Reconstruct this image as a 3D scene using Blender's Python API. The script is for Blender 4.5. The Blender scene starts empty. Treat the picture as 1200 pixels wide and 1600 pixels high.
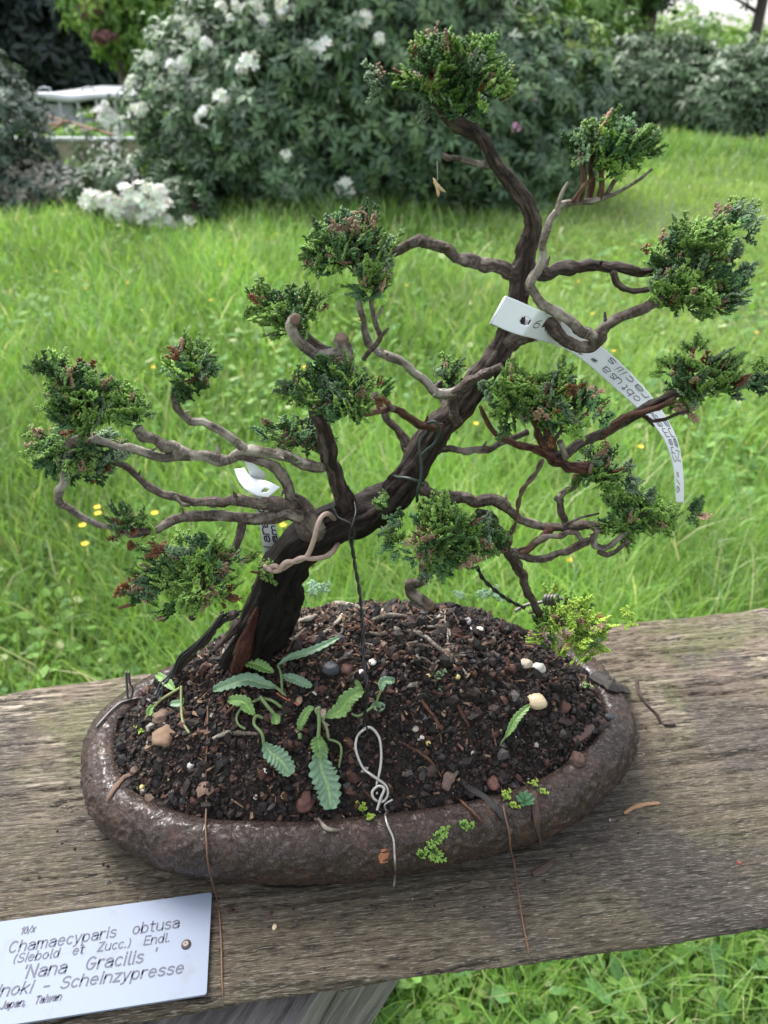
import bpy, math, random
import numpy as np
from mathutils import Vector, Matrix, noise as MN
from mathutils.bvhtree import BVHTree
R = math.radians
random.seed(7); rng = np.random.default_rng(7)
scene = bpy.context.scene
col = scene.collection

# ------------------------------------------------------------------ camera, sky, sun, exposure
B = 0.85                      # height of the bench top
CAMZ = B + 0.46
PITCH = R(31.0)
F = 1155.0                    # focal length in pixels of the 1200x1600 photograph
cd = bpy.data.cameras.new('camera'); cam = bpy.data.objects.new('camera', cd); col.objects.link(cam)
cam.location = (0, 0, CAMZ); cam.rotation_euler = (math.pi/2 - PITCH, 0, 0)
cd.sensor_fit = 'VERTICAL'; cd.sensor_height = 36.0; cd.lens = 18.0*F/800.0
cd.clip_start = 0.02; cd.clip_end = 900
cd.dof.use_dof = True; cd.dof.focus_distance = 0.46; cd.dof.aperture_fstop = 10.5
scene.camera = cam
w = bpy.data.worlds.new('World'); scene.world = w; w.use_nodes = True
nt = w.node_tree; nt.nodes.clear()
out = nt.nodes.new('ShaderNodeOutputWorld'); bg = nt.nodes.new('ShaderNodeBackground')
sky = nt.nodes.new('ShaderNodeTexSky'); sky.sky_type = 'NISHITA'; sky.sun_disc = False
SUN_EL, SUN_AZ = R(58), R(-35)
sky.sun_elevation = SUN_EL; sky.sun_rotation = SUN_AZ
sky.air_density = 1.0; sky.dust_density = 4.0
hs = nt.nodes.new('ShaderNodeHueSaturation'); hs.inputs['Saturation'].default_value = 0.30
nt.links.new(sky.outputs[0], hs.inputs['Color']); nt.links.new(hs.outputs[0], bg.inputs[0])
bg.inputs[1].default_value = 0.15
nt.links.new(bg.outputs[0], out.inputs[0])
sd = bpy.data.lights.new('sun', 'SUN'); sun = bpy.data.objects.new('sun', sd); col.objects.link(sun)
sd.energy = 1.0; sd.angle = R(25); sd.color = (1.0, 0.97, 0.92)
sv = Vector((math.sin(SUN_AZ)*math.cos(SUN_EL), math.cos(SUN_AZ)*math.cos(SUN_EL), math.sin(SUN_EL)))
sun.rotation_euler = sv.to_track_quat('Z', 'Y').to_euler()
vs = scene.view_settings; vs.view_transform = 'Standard'; vs.look = 'None'; vs.exposure = 1.6; vs.gamma = 1.0
scene.cycles.use_denoising = True
scene.cycles.max_bounces = 6; scene.cycles.diffuse_bounces = 3; scene.cycles.glossy_bounces = 3
scene.cycles.transmission_bounces = 4; scene.cycles.transparent_max_bounces = 4

CP = Vector((0, 0, CAMZ))
FW = Vector((0, math.cos(PITCH), -math.sin(PITCH))); UP = Vector((0, math.sin(PITCH), math.cos(PITCH)))
def ray(px, py): return FW + UP*((800-py)/F) + Vector((1, 0, 0))*((px-600)/F)
def P(px, py, Y):
    d = ray(px, py); return CP + d*(Y/d.y)
def PZ(px, py, z):
    d = ray(px, py); return CP + d*((z-CAMZ)/d.z)
def depth(p): return (p-CP).dot(FW)
def mpp(p): return depth(p)/F           # metres per photograph pixel at p

# ------------------------------------------------------------------ object helpers
def tag(o, label=None, cat=None, group=None, kind=None):
    if label: o['label'] = label
    if cat: o['category'] = cat
    if group: o['group'] = group
    if kind: o['kind'] = kind
    return o
def empty(name, loc, label, cat, group=None):
    o = bpy.data.objects.new(name, None); col.objects.link(o); o.location = loc; o.empty_display_size = 0.02
    return tag(o, label, cat, group)
def link(name, me, mat, parent=None):
    o = bpy.data.objects.new(name, me); col.objects.link(o)
    if mat: me.materials.append(mat)
    if parent:
        o.parent = parent
        w = Vector(parent.location)
        p = parent.parent
        while p: w += Vector(p.location); p = p.parent
        o.matrix_parent_inverse = Matrix.Translation(-w)
    return o
def mesh(name, V, Fc, mat, parent=None, smooth=True, colr=None, tc=None):
    """V (n,3); Fc array (m,k) of one polygon size or list of tuples"""
    V = np.asarray(V, dtype=np.float32).reshape(-1, 3)
    me = bpy.data.meshes.new(name)
    if isinstance(Fc, np.ndarray):
        m, k = Fc.shape
        me.vertices.add(len(V)); me.vertices.foreach_set('co', V.ravel())
        me.loops.add(m*k); me.loops.foreach_set('vertex_index', Fc.astype(np.int32).ravel())
        me.polygons.add(m); me.polygons.foreach_set('loop_start', np.arange(0, m*k, k, dtype=np.int32))
        me.polygons.foreach_set('loop_total', np.full(m, k, dtype=np.int32))
        me.update(calc_edges=True)
    else:
        me.from_pydata([tuple(v) for v in V.tolist()], [], Fc); me.update()
    me.polygons.foreach_set('use_smooth', np.full(len(me.polygons), smooth, dtype=bool))
    if colr is not None:
        a = me.color_attributes.new('Col', 'FLOAT_COLOR', 'POINT')
        c = np.ones((len(V), 4), dtype=np.float32); c[:, :3] = colr
        a.data.foreach_set('color', c.ravel())
    if tc is not None:
        a = me.attributes.new('tc', 'FLOAT_VECTOR', 'POINT'); a.data.foreach_set('vector', np.asarray(tc, dtype=np.float32).ravel())
    return link(name, me, mat, parent)
class Acc:
    """collects pieces into one mesh"""
    def __init__(s): s.V = []; s.F = []; s.C = []; s.T = []; s.n = 0
    def add(s, V, Fc, c=None, t=None):
        V = np.asarray(V, dtype=np.float32).reshape(-1, 3)
        s.V.append(V); s.F += [tuple(int(i)+s.n for i in f) for f in Fc]
        s.C.append(np.tile(np.asarray(c if c is not None else (1, 1, 1), dtype=np.float32), (len(V), 1)) if c is None or np.ndim(c) == 1 else np.asarray(c, dtype=np.float32))
        s.T.append(np.zeros((len(V), 3), dtype=np.float32) if t is None else np.asarray(t, dtype=np.float32)); s.n += len(V)
    def build(s, name, mat, parent=None, smooth=True):
        return mesh(name, np.concatenate(s.V), s.F, mat, parent, smooth, np.concatenate(s.C), np.concatenate(s.T))

# ------------------------------------------------------------------ materials
class NB:
    def __init__(s, name):
        s.m = bpy.data.materials.new(name); s.m.use_nodes = True; s.t = s.m.node_tree; s.t.nodes.clear()
        s.o = s.t.nodes.new('ShaderNodeOutputMaterial'); s.b = s.t.nodes.new('ShaderNodeBsdfPrincipled')
        s.t.links.new(s.b.outputs[0], s.o.inputs[0])
    def n(s, kind, **kw):
        x = s.t.nodes.new(kind)
        for k, v in kw.items():
            if k.startswith('_'): setattr(x, k[1:], v)
            else: s.set(x, k.replace('__', ' '), v)
        return x
    def set(s, x, k, v):
        i = x.inputs[int(k[1:])] if k[0] == 'i' and k[1:].isdigit() else x.inputs[k]
        if isinstance(v, bpy.types.NodeSocket): s.t.links.new(v, i)
        elif isinstance(v, bpy.types.Node): s.t.links.new(v.outputs[0], i)
        else: i.default_value = v
    def noise(s, vec, scale, detail=4, rough=0.55, dist=0.0):
        return s.n('ShaderNodeTexNoise', Vector=vec, Scale=scale, Detail=detail, Roughness=rough, Distortion=dist).outputs['Fac']
    def scalev(s, vec, sc):
        return s.n('ShaderNodeVectorMath', _operation='MULTIPLY', i0=vec, i1=sc).outputs[0]
    def ramp(s, fac, stops):
        r = s.n('ShaderNodeValToRGB', Fac=fac); e = r.color_ramp.elements
        while len(e) > 1: e.remove(e[-1])
        e[0].position, c = stops[0]; e[0].color = (*c, 1) if np.ndim(c) else (c, c, c, 1)
        for p, c in stops[1:]:
            q = e.new(p); q.color = (*c, 1) if np.ndim(c) else (c, c, c, 1)
        return r.outputs[0]
    def mix(s, fac, a, b, mode='MIX'):
        x = s.t.nodes.new('ShaderNodeMix'); x.data_type = 'RGBA'; x.blend_type = mode
        for i, v in ((0, fac), (6, a), (7, b)):
            if isinstance(v, bpy.types.NodeSocket): s.t.links.new(v, x.inputs[i])
            else: x.inputs[i].default_value = (*v, 1) if np.ndim(v) and len(v) == 3 else v
        return x.outputs[2]
    def bump(s, h, strength=0.5, dist=0.001, prev=None):
        b = s.n('ShaderNodeBump', Strength=strength, Distance=dist, Height=h)
        if prev: s.set(b, 'Normal', prev)
        return b.outputs[0]
    def fin(s, color=None, rough=None, normal=None, spec=None, metal=None):
        for k, v in (('Base Color', color), ('Roughness', rough), ('Normal', normal), ('Specular IOR Level', spec), ('Metallic', metal)):
            if v is not None:
                if k == 'Base Color' and isinstance(v, tuple): v = (*v, 1)
                s.set(s.b, k, v)
        return s.m
    @property
    def obj(s): return s.n('ShaderNodeTexCoord').outputs['Object']
    def attr(s, name, what='Color'): return s.n('ShaderNodeAttribute', _attribute_name=name).outputs[what]

def mat_plain(name, c, rough=0.6, metal=0.0, var=0.25, sc=200.0, spec=0.5):
    m = NB(name); v = m.obj; f = m.noise(v, sc, 4)
    cc = m.mix(f, tuple(x*(1-var) for x in c), tuple(min(1, x*(1+var)) for x in c))
    return m.fin(cc, rough, m.bump(f, 0.2, 0.0004), spec, metal)
def mat_leafy(name, rough=0.45, trans=0.25, var=0.3, sc=300.0, spec=0.5, bump=0.0):
    m = NB(name); c = m.attr('Col'); f = m.noise(m.obj, sc, 2)
    cc = m.mix(f, m.mix(1.0, c, (1-var,)*3, 'MULTIPLY'), m.mix(1.0, c, (1+var,)*3, 'MULTIPLY'))
    m.fin(cc, rough, m.bump(f, bump, 0.0005) if bump else None, spec)
    if trans:
        t = m.n('ShaderNodeBsdfTranslucent', Color=m.mix(1.0, cc, (1.15, 1.25, 0.7), 'MULTIPLY'))
        x = m.n('ShaderNodeMixShader', i0=trans, i1=m.b, i2=t)
        m.t.links.new(x.outputs[0], m.o.inputs[0])
    return m.m
def mat_bark(name, dark, mid, light, rough=0.75, patch=0.62, ring=0.0):
    m = NB(name); tc = m.attr('tc', 'Vector')
    fib = m.noise(m.scalev(tc, (330, 330, 60)), 1.0, 6, 0.72, 0.9)
    if ring: fib = m.n('ShaderNodeMix', i0=ring, i2=fib, i3=m.noise(m.scalev(tc, (150, 150, 480)), 1.0, 5, 0.7, 1.0)).outputs[0]
    big = m.noise(m.scalev(tc, (90, 90, 55)), 1.0, 3)
    fine = m.noise(tc, 1500, 3)
    c = m.ramp(fib, [(0.34, dark), (0.50, mid), (0.66, light)])
    p = m.ramp(big, [(patch-0.08, 0.0), (patch+0.08, 1.0)])
    c = m.mix(p, c, m.mix(fine, light, tuple(min(1, x*1.5) for x in light)))
    sc3 = m.n('ShaderNodeSeparateColor', Color=m.attr('Col')); c = m.mix(sc3.outputs[0], tuple(x*0.45 for x in dark), c)      # Col darkens where the wood is soaked
    h = m.mix(0.25, fib, fine)
    return m.fin(c, m.ramp(big, [(0.3, rough-0.25), (0.7, rough)]), m.bump(h, 1.0, 0.0035), 0.22)
BARK = mat_bark('bark_grey_brown', (0.014, 0.010, 0.008), (0.095, 0.070, 0.058), (0.27, 0.235, 0.20), ring=0.45)
BARK_PALE = mat_bark('bark_pale', (0.022, 0.017, 0.013), (0.14, 0.115, 0.092), (0.33, 0.30, 0.255), patch=0.54, ring=0.6)
BARK_DARK = mat_bark('bark_dark', (0.010, 0.007, 0.006), (0.052, 0.036, 0.030), (0.15, 0.12, 0.10), 0.6, 0.66)
BARK_RED = mat_bark('bark_red', (0.025, 0.010, 0.007), (0.10, 0.045, 0.03), (0.20, 0.12, 0.085), 0.6, 0.66)
BARE = mat_bark('wet_bare_wood', (0.012, 0.005, 0.004), (0.045, 0.011, 0.008), (0.10, 0.03, 0.022), 0.4, 0.8)
CUT = mat_plain('cut_wood', (0.13, 0.085, 0.06), 0.7, sc=900)
FOL = mat_leafy('cypress_foliage', 0.5, 0.10, 0.3, 900.0, 0.28)
GRASS = mat_leafy('grass', 0.35, 0.42, 0.18, 8.0)
CLOVER = mat_leafy('clover_leaf', 0.55, 0.35, 0.2, 20.0, 0.25)
WEED = mat_leafy('weed_leaf', 0.42, 0.25, 0.22, 500.0, bump=0.5)
BUSH = mat_leafy('shrub_leaf', 0.42, 0.12, 0.25, 6.0, 0.4)
TREE = mat_leafy('tree_leaf', 0.5, 0.30, 0.25, 1.0)
PETAL = mat_leafy('petal', 0.6, 0.06, 0.08, 30.0)
GRIT = mat_leafy('grit', 0.55, 0.0, 0.45, 1400.0, 0.22, bump=0.8)
DROP = NB('water_drop'); DROP.b.inputs['Transmission Weight'].default_value = 0.45; DROP.b.inputs['IOR'].default_value = 1.33
DROP = DROP.fin((0.55, 0.72, 0.55), 0.04, None, 0.9)
WHITE_TAG = mat_plain('white_plastic_tag', (0.74, 0.77, 0.82), 0.45, sc=60, var=0.06)
INK = mat_plain('ink', (0.03, 0.03, 0.05), 0.6)
INK_GREY = mat_plain('engraving', (0.06, 0.065, 0.10), 0.6)
WIRE_BLACK = mat_plain('black_coated_wire', (0.012, 0.013, 0.015), 0.3)
WIRE_GREEN = mat_plain('green_coated_wire', (0.02, 0.035, 0.03), 0.35)
WIRE_TAUPE = mat_plain('taupe_wire', (0.32, 0.23, 0.19), 0.5, sc=500)
WIRE_STEEL = mat_plain('steel_wire', (0.42, 0.40, 0.37), 0.38, metal=0.85, sc=700)
WIRE_GREY = mat_plain('weathered_wire', (0.16, 0.15, 0.14), 0.45, metal=0.5, sc=600)
WIRE_RUST = mat_plain('rusty_thin_wire', (0.13, 0.07, 0.04), 0.6, var=0.5, sc=500)
FAR_BARK = mat_plain('far_tree_bark', (0.10, 0.08, 0.075), 0.9, var=0.4, sc=5)

# ------------------------------------------------------------------ tubes
def resample(pts, step):
    """pts: list of (Vector, radius). Catmull-Rom."""
    n = len(pts)
    if n == 2:
        (a, ra), (b, rb) = pts; k = max(2, int((b-a).length/step)+1)
        return [(a.lerp(b, i/(k-1)), ra+(rb-ra)*i/(k-1)) for i in range(k)]
    o = []
    for i in range(n-1):
        p0, r0 = pts[max(i-1, 0)]; p1, r1 = pts[i]; p2, r2 = pts[i+1]; p3, r3 = pts[min(i+2, n-1)]
        k = max(1, int(round((p2-p1).length/step)))
        for j in range(k):
            t = j/k; t2 = t*t; t3 = t2*t
            p = 0.5*((2*p1) + (p2-p0)*t + (2*p0-5*p1+4*p2-p3)*t2 + (3*p1-p0-3*p2+p3)*t3)
            r = r1+(r2-r1)*(t2*(3-2*t)); o.append((p, r))
    o.append(pts[-1]); return o
def tube(acc, pts, step=None, seg=8, amp=0.0, freq=1.0, seed=0.0, c=(1, 1, 1), round_end=True, twist=0.0, cf=None, ridges=0.0, lin=False):
    if step is None: step = max(min(r for _, r in pts)*1.2, 0.0004)
    if lin:
        q = []
        for (a_, ra), (b_, rb) in zip(pts[:-1], pts[1:]):
            k_ = max(1, int((b_-a_).length/step)); q += [(a_.lerp(b_, i/k_), ra+(rb-ra)*i/k_) for i in range(k_)]
        q.append(pts[-1])
        p0 = [p for p, _ in q]
        q = [(q[i][0] if i in (0, len(q)-1) else (p0[i-1]+p0[i]*2+p0[i+1])/4, q[i][1]) for i in range(len(q))]
    else: q = resample(pts, step)
    n = len(q)
    if n < 2: return
    T = [(q[min(i+1, n-1)][0]-q[max(i-1, 0)][0]).normalized() for i in range(n)]
    nrm = T[0].orthogonal().normalized(); V = []; TC = []; C = []; s = 0.0
    for i, (p, r) in enumerate(q):
        if i:
            s += (p-q[i-1][0]).length
            nrm = (nrm - T[i]*nrm.dot(T[i])); nrm = nrm.normalized() if nrm.length > 1e-6 else T[i].orthogonal().normalized()
        bi = T[i].cross(nrm)
        for k in range(seg):
            a = 2*math.pi*k/seg + twist*s; ca, sa = math.cos(a), math.sin(a)
            rr = r
            if amp:
                f = freq/max(r, 1e-4)
                rr *= 1 + amp*MN.noise(Vector((ca*1.6+seed, sa*1.6, s*f*0.55+seed))) + 0.5*amp*MN.noise(Vector((ca*3+seed, sa*3, s*f*1.8)))
            if ridges:
                rr *= 1 + ridges*MN.noise(Vector((ca*5.5+seed+s*14, sa*5.5-s*14, s*22))) + 0.5*ridges*MN.noise(Vector((ca*12+seed+s*14, sa*12, s*60)))
            V.append(p+nrm*(ca*rr)+bi*(sa*rr)); TC.append((ca*r+seed*0.1, sa*r, s+seed))
            if cf: C.append(cf(V[-1]))
    Fc = []
    for i in range(n-1):
        for k in range(seg):
            a, b = i*seg+k, i*seg+(k+1) % seg; Fc.append((a, b, b+seg, a+seg))
    V = [tuple(v) for v in V]
    for i, dirn in ((0, -1), (n-1, 1)):
        V.append(tuple(q[i][0]+T[i]*dirn*q[i][1]*(0.5 if round_end else 0.02))); TC.append((0, 0, s+seed))
        if cf: C.append(cf(Vector(V[-1])))
        ci = len(V)-1
        for k in range(seg):
            a, b = i*seg+k, i*seg+(k+1) % seg; Fc.append((b, a, ci) if dirn < 0 else (a, b, ci))
    acc.add(V, Fc, np.array(C) if cf else c, TC)

def helix_pair(acc, pts, r, pitch, seg=6, c=(1, 1, 1)):
    q = resample([(p, r) for p in pts], pitch/8); n = len(q)
    for ph in (0, math.pi):
        o = []; s = 0; nrm = None
        for i in range(n):
            t = (q[min(i+1, n-1)][0]-q[max(i-1, 0)][0]).normalized()
            if nrm is None: nrm = t.orthogonal().normalized()
            else:
                s += (q[i][0]-q[i-1][0]).length; nrm = (nrm-t*nrm.dot(t)).normalized()
            b = t.cross(nrm); a = ph+2*math.pi*s/pitch
            o.append((q[i][0]+(nrm*math.cos(a)+b*math.sin(a))*r*0.95, r))
        tube(acc, o, step=pitch/8, seg=seg, c=c)

# ================================================================== STRUCTURE: ground, grass
g = NB('meadow_soil'); v = g.obj
n1 = g.noise(v, 1.2, 5); n2 = g.noise(v, 30, 4)
gc = g.mix(n2, g.ramp(n1, [(0.35, (0.07, 0.14, 0.03)), (0.65, (0.12, 0.20, 0.05))]), (0.06, 0.07, 0.03))
GROUND = g.fin(gc, 0.9, g.bump(n2, 0.8, 0.02))
N = 90
gx = np.sign(np.linspace(-1, 1, N))*np.abs(np.linspace(-1, 1, N))**2.6*300; gy = -20+np.linspace(0, 1, N)**2.6*420
def gz(x, y): return 0.03*np.sin(x*1.3+0.4*y)+0.02*np.sin(y*1.7-x*0.6)
GX, GY = np.meshgrid(gx, gy); GZ = gz(GX, GY)
idx = np.arange(N*N).reshape(N, N)
Fq = np.stack([idx[:-1, :-1].ravel(), idx[:-1, 1:].ravel(), idx[1:, 1:].ravel(), idx[1:, :-1].ravel()], 1)
tag(mesh('ground', np.stack([GX.ravel(), GY.ravel(), GZ.ravel()], 1), Fq, GROUND), kind='structure')

def blades(n, X, Y, H, W, colr, lean=0.5, name='grass'):
    """n curved three-segment blades, all in one mesh"""
    az = rng.uniform(0, 2*np.pi, n); L = lean*rng.uniform(0.15, 1.0, n)*H
    wa = rng.uniform(0, np.pi, n)
    base = np.stack([X, Y, gz(X, Y)-0.005], 1)
    d = np.stack([np.cos(az), np.sin(az), np.zeros(n)], 1); side = np.stack([np.cos(wa), np.sin(wa), np.zeros(n)], 1)
    V = np.zeros((n, 7, 3), dtype=np.float32)
    dr = rng.uniform(0.6, 1.0, n)
    for j, (t, wf) in enumerate(((0, 1.0), (0.4, 0.9), (0.75, 0.6))):
        c = base + d*(L*t*t)[:, None]; c[:, 2] += H*(t-(1-dr)*t*t*0.8)
        V[:, 2*j] = c - side*(W*wf/2)[:, None]; V[:, 2*j+1] = c + side*(W*wf/2)[:, None]
    c = base + d*L[:, None]; c[:, 2] += H*dr; V[:, 6] = c
    T = np.array([[0, 1, 3], [0, 3, 2], [2, 3, 5], [2, 5, 4], [4, 5, 6]])
    Fc = (np.arange(n)[:, None, None]*7 + T[None]).reshape(-1, 3)
    C = np.repeat(colr[:, None, :], 7, 1).reshape(-1, 3)
    return V.reshape(-1, 3), Fc, C
def gcol(n, Y):
    a = np.array([0.13, 0.245, 0.045]); b = np.array([0.285, 0.43, 0.125]); s = np.array([0.52, 0.50, 0.30]); e = np.array([0.17, 0.31, 0.125])
    t = rng.uniform(0, 1, (n, 1)); c = a*(1-t)+b*t
    u = rng.uniform(0, 1, n); c[u < 0.05] = s; c[(u > 0.05) & (u < 0.20)] = e
    return c*rng.uniform(0.8, 1.2, (n, 1))
n = 330000
Yb = np.exp(rng.uniform(np.log(0.42), np.log(30), n)); Xb = rng.uniform(-1, 1, n)*(0.60*Yb+0.55)
patch = np.sin(Xb*1.9+Yb*0.7)*np.sin(Yb*1.3-Xb*0.8)+rng.normal(0, .5, n)
Hb = (0.17+0.12*np.clip(patch, -0.7, 1.2))*rng.uniform(0.45, 1.3, n)
mow = np.clip((Xb/(Yb+0.1)-0.05)*4, 0, 1)*np.clip((Yb-2.5)/2, 0, 1)*np.clip((13-Yb)/4, 0, 1)
Hb *= 1-0.5*mow; Hb *= 1-0.38*np.clip((1.15-Yb)/0.3, 0, 1)
Wb = (0.0028+0.0014*Yb)*rng.uniform(0.6, 1.5, n)
cb = gcol(n, Yb)*(1+0.16*np.sin(Xb*2.7+1)*np.sin(Yb*1.1+Xb)+0.12*np.sin(Xb*7.3+Yb*3.1))[:, None]; cb = cb*(1-0.4*mow[:, None])+np.array([0.42, 0.50, 0.20])*0.4*mow[:, None]
V, Fc, C = blades(n, Xb, Yb, Hb, Wb, cb, 0.7)
tag(mesh('grass', V, Fc, GRASS, colr=C), 'long bright green meadow grass growing behind and below the bench', 'grass', kind='stuff')
# clover and other broad leaves low in the grass
n = 26000
Y_ = np.exp(rng.uniform(np.log(0.45), np.log(7), n)); X_ = rng.uniform(-1, 1, n)*(0.6*Y_+0.6)
Z_ = gz(X_, Y_)+rng.uniform(0.01, 0.12, n); r_ = rng.uniform(0.0035, 0.010, n)*(1+0.25*Y_)
ang = np.linspace(0, 2*np.pi, 7)[:-1]
az = rng.uniform(0, 6.28, n); tl = rng.uniform(0, 0.9, n); ta = rng.uniform(0, 6.28, n); el = rng.uniform(1, 2.2, n)
px_ = np.cos(ang)[None]*r_[:, None]*el[:, None]; py_ = np.sin(ang)[None]*r_[:, None]
rx = px_*np.cos(az)[:, None]-py_*np.sin(az)[:, None]; ry = px_*np.sin(az)[:, None]+py_*np.cos(az)[:, None]
rz = np.sin(tl)[:, None]*(rx*np.cos(ta)[:, None]+ry*np.sin(ta)[:, None])
V = np.stack([X_[:, None]+rx, Y_[:, None]+ry, Z_[:, None]+rz], 2).reshape(-1, 3)
cc = np.repeat(gcol(n, Y_)*np.array([0.72, 0.85, 0.72]), 6, 0)
tag(mesh('clover', V, np.arange(n*6).reshape(n, 6), CLOVER, colr=cc, smooth=False), 'low broad clover leaves between the grass blades', 'ground cover', kind='stuff')

# ================================================================== BENCH
near_px = [(-60, 1630), (0, 1622), (120, 1602), (350, 1568), (430, 1553), (500, 1541), (620, 1522), (700, 1512), (790, 1502), (870, 1491), (960, 1479), (1060, 1468), (1130, 1454), (1200, 1443), (1260, 1437)]
far_px = [(-60, 1092), (0, 1085), (100, 1069), (200, 1055), (480, 1025), (800, 992), (990, 970), (1080, 962), (1200, 950), (1260, 942)]
nearw = np.array([PZ(x, y, B)[:] for x, y in near_px]); farw = np.array([PZ(x, y, B-0.004)[:] for x, y in far_px])
def edge_y(tab, X):
    s0 = (tab[-1, 1]-tab[0, 1])/(tab[-1, 0]-tab[0, 0])
    y = np.interp(X, tab[:, 0], tab[:, 1])
    y = np.where(X < tab[0, 0], tab[0, 1]+(X-tab[0, 0])*s0, y); return np.where(X > tab[-1, 0], tab[-1, 1]+(X-tab[-1, 0])*s0, y)
NU, NV = 620, 210
ux = np.concatenate([np.linspace(-1.3, -0.42, 40)[:-1], np.linspace(-0.42, 0.46, NU-79), np.linspace(0.46, 1.3, 41)[1:]]); NU = len(ux)
yn, yf = edge_y(nearw, ux), edge_y(farw, ux)
yn += np.array([0.0016*MN.noise(Vector((x*18, 3, 0)))+0.0006*MN.noise(Vector((x*170, 7, 0))) for x in ux])
yf += np.array([0.003*MN.noise(Vector((x*25, 5, 0))) for x in ux])
vv = np.linspace(0, 1, NV)
crack = [PZ(985, 1077, B), PZ(1060, 1073, B), PZ(1130, 1066, B), PZ(1215, 1056, B)]
cr = np.array([c[:] for c in crack])
V = []
for j, t in enumerate(vv):
    for i, x in enumerate(ux):
        y = yn[i]*(1-t)+yf[i]*t
        yl = y-0.12*x
        rr_ = abs(MN.noise(Vector((x*5, yl*75, 2)))); z = -0.0034*math.exp(-(rr_/0.035)**2)*(1 if MN.noise(Vector((x*3, yl*20, 8))) > -.05 else .15)+0.0016*MN.noise(Vector((x*9, yl*260, 0)))+0.0006*MN.noise(Vector((x*30, yl*700, 4)))+0.0012*MN.noise(Vector((x*4, yl*20, 9)))
        if x > 0.15:
            dy = y-np.interp(x, cr[:, 0], cr[:, 1])-0.0012*MN.noise(Vector((x*60, 0, 3)))
            z -= 0.004*math.exp(-(dy/0.0012)**2)*min(1, max(0, (x-cr[0, 0])/0.03))
        e = min(t, 1-t)*(yf[i]-yn[i])
        z -= 0.006*max(0, 1-e/0.012)**2.0
        V.append((x, y, B+z))
V = np.array(V); nt_ = len(V)
idx = np.arange(nt_).reshape(NV, NU)
Fq = [np.stack([idx[:-1, :-1].ravel(), idx[:-1, 1:].ravel(), idx[1:, 1:].ravel(), idx[1:, :-1].ravel()], 1)]
# undercut edges and underside
TH = 0.036
lowr = V.reshape(NV, NU, 3)
ring = []
for row, sgn in ((0, 1), (NV-1, -1)):
    a = lowr[row].copy(); a[:, 2] = B-0.012; a[:, 1] += sgn*0.003
    b = lowr[row].copy(); b[:, 2] = B-TH; b[:, 1] += sgn*0.02
    ring.append((row, a, b))
base = nt_; extra = []
for row, a, b in ring:
    ia = np.arange(base, base+NU); ib = ia+NU; base += 2*NU; extra += [a, b]
    for p, q in ((idx[row], ia), (ia, ib)):
        quad = np.stack([p[:-1], q[:-1], q[1:], p[1:]], 1)
        Fq.append(quad if row == 0 else quad[:, ::-1])
    if row == 0: bot0 = ib
    else: bot1 = ib
Fq.append(np.stack([bot0[:-1], bot1[:-1], bot1[1:], bot0[1:]], 1))
m = NB('weathered_board'); v = m.obj
rot = m.n('ShaderNodeMapping', Vector=v, _vector_type='POINT'); rot.inputs['Rotation'].default_value = (0, 0, R(-7)); v = rot.outputs[0]
grain = m.noise(m.scalev(v, (22, 300, 40)), 1.0, 8, 0.78, 1.1)
fine = m.noise(m.scalev(v, (120, 1500, 200)), 1.0, 3, 0.7)
big = m.noise(v, 7, 5, 0.6, 0.4); big2 = m.noise(m.scalev(v, (1, 1.6, 1)), 11.0, 5, 0.65, 0.3); spk = m.noise(v, 420, 3, 0.7)
c = m.ramp(grain, [(0.42, (0.022, 0.018, 0.014)), (0.475, (0.10, 0.083, 0.062)), (0.515, (0.225, 0.182, 0.13)), (0.57, (0.47, 0.41, 0.32))])
c = m.mix(m.ramp(m.noise(m.scalev(v, (1, 2.2, 1)), 8.0, 5, 0.6, 0.5), [(0.50, 0.0), (0.54, 0.65)]), c, m.mix(grain, (0.03, 0.022, 0.016), (0.26, 0.19, 0.125)))
c = m.mix(m.ramp(big2, [(0.47, 0.0), (0.56, 0.8)]), c, m.mix(grain, (0.045, 0.05, 0.018), (0.20, 0.205, 0.09)))
c = m.mix(m.ramp(m.noise(v, 6.0, 4), [(0.50, 0.0), (0.60, 0.8)]), c, m.mix(grain, (0.07, 0.045, 0.035), (0.34, 0.25, 0.20)))
sx = m.n('ShaderNodeSeparateXYZ', Vector=v)
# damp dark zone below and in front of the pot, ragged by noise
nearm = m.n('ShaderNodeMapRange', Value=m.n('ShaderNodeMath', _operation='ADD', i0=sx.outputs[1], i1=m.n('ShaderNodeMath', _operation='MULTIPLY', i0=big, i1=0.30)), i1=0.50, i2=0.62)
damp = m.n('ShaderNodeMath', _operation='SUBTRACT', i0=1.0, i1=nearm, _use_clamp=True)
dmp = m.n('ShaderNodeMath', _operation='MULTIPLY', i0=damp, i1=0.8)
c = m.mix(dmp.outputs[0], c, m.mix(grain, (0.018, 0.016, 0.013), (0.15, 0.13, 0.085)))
c = m.mix(m.ramp(big, [(0.52, 0.0), (0.60, 0.9)]), c, m.mix(fine, (0.02, 0.018, 0.016), (0.12, 0.10, 0.085)))
crk = m.noise(m.scalev(v, (5, 170, 10)), 1.0, 3, 0.6, 0.6); crm = m.ramp(crk, [(0.488, 0.0), (0.5, 0.75), (0.512, 0.0)])
dsh = m.ramp(m.noise(m.scalev(v, (60, 620, 60)), 1.0, 3, 0.6, 0.4), [(0.53, 0.0), (0.60, 0.75)]); c = m.mix(dsh, c, (0.022, 0.018, 0.014))
lsh = m.ramp(m.noise(m.scalev(v, (45, 800, 60)), 3.0, 3, 0.6, 0.4), [(0.56, 0.0), (0.62, 0.5)]); c = m.mix(lsh, c, (0.45, 0.41, 0.34))
c = m.mix(crm, c, (0.012, 0.01, 0.008))
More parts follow.
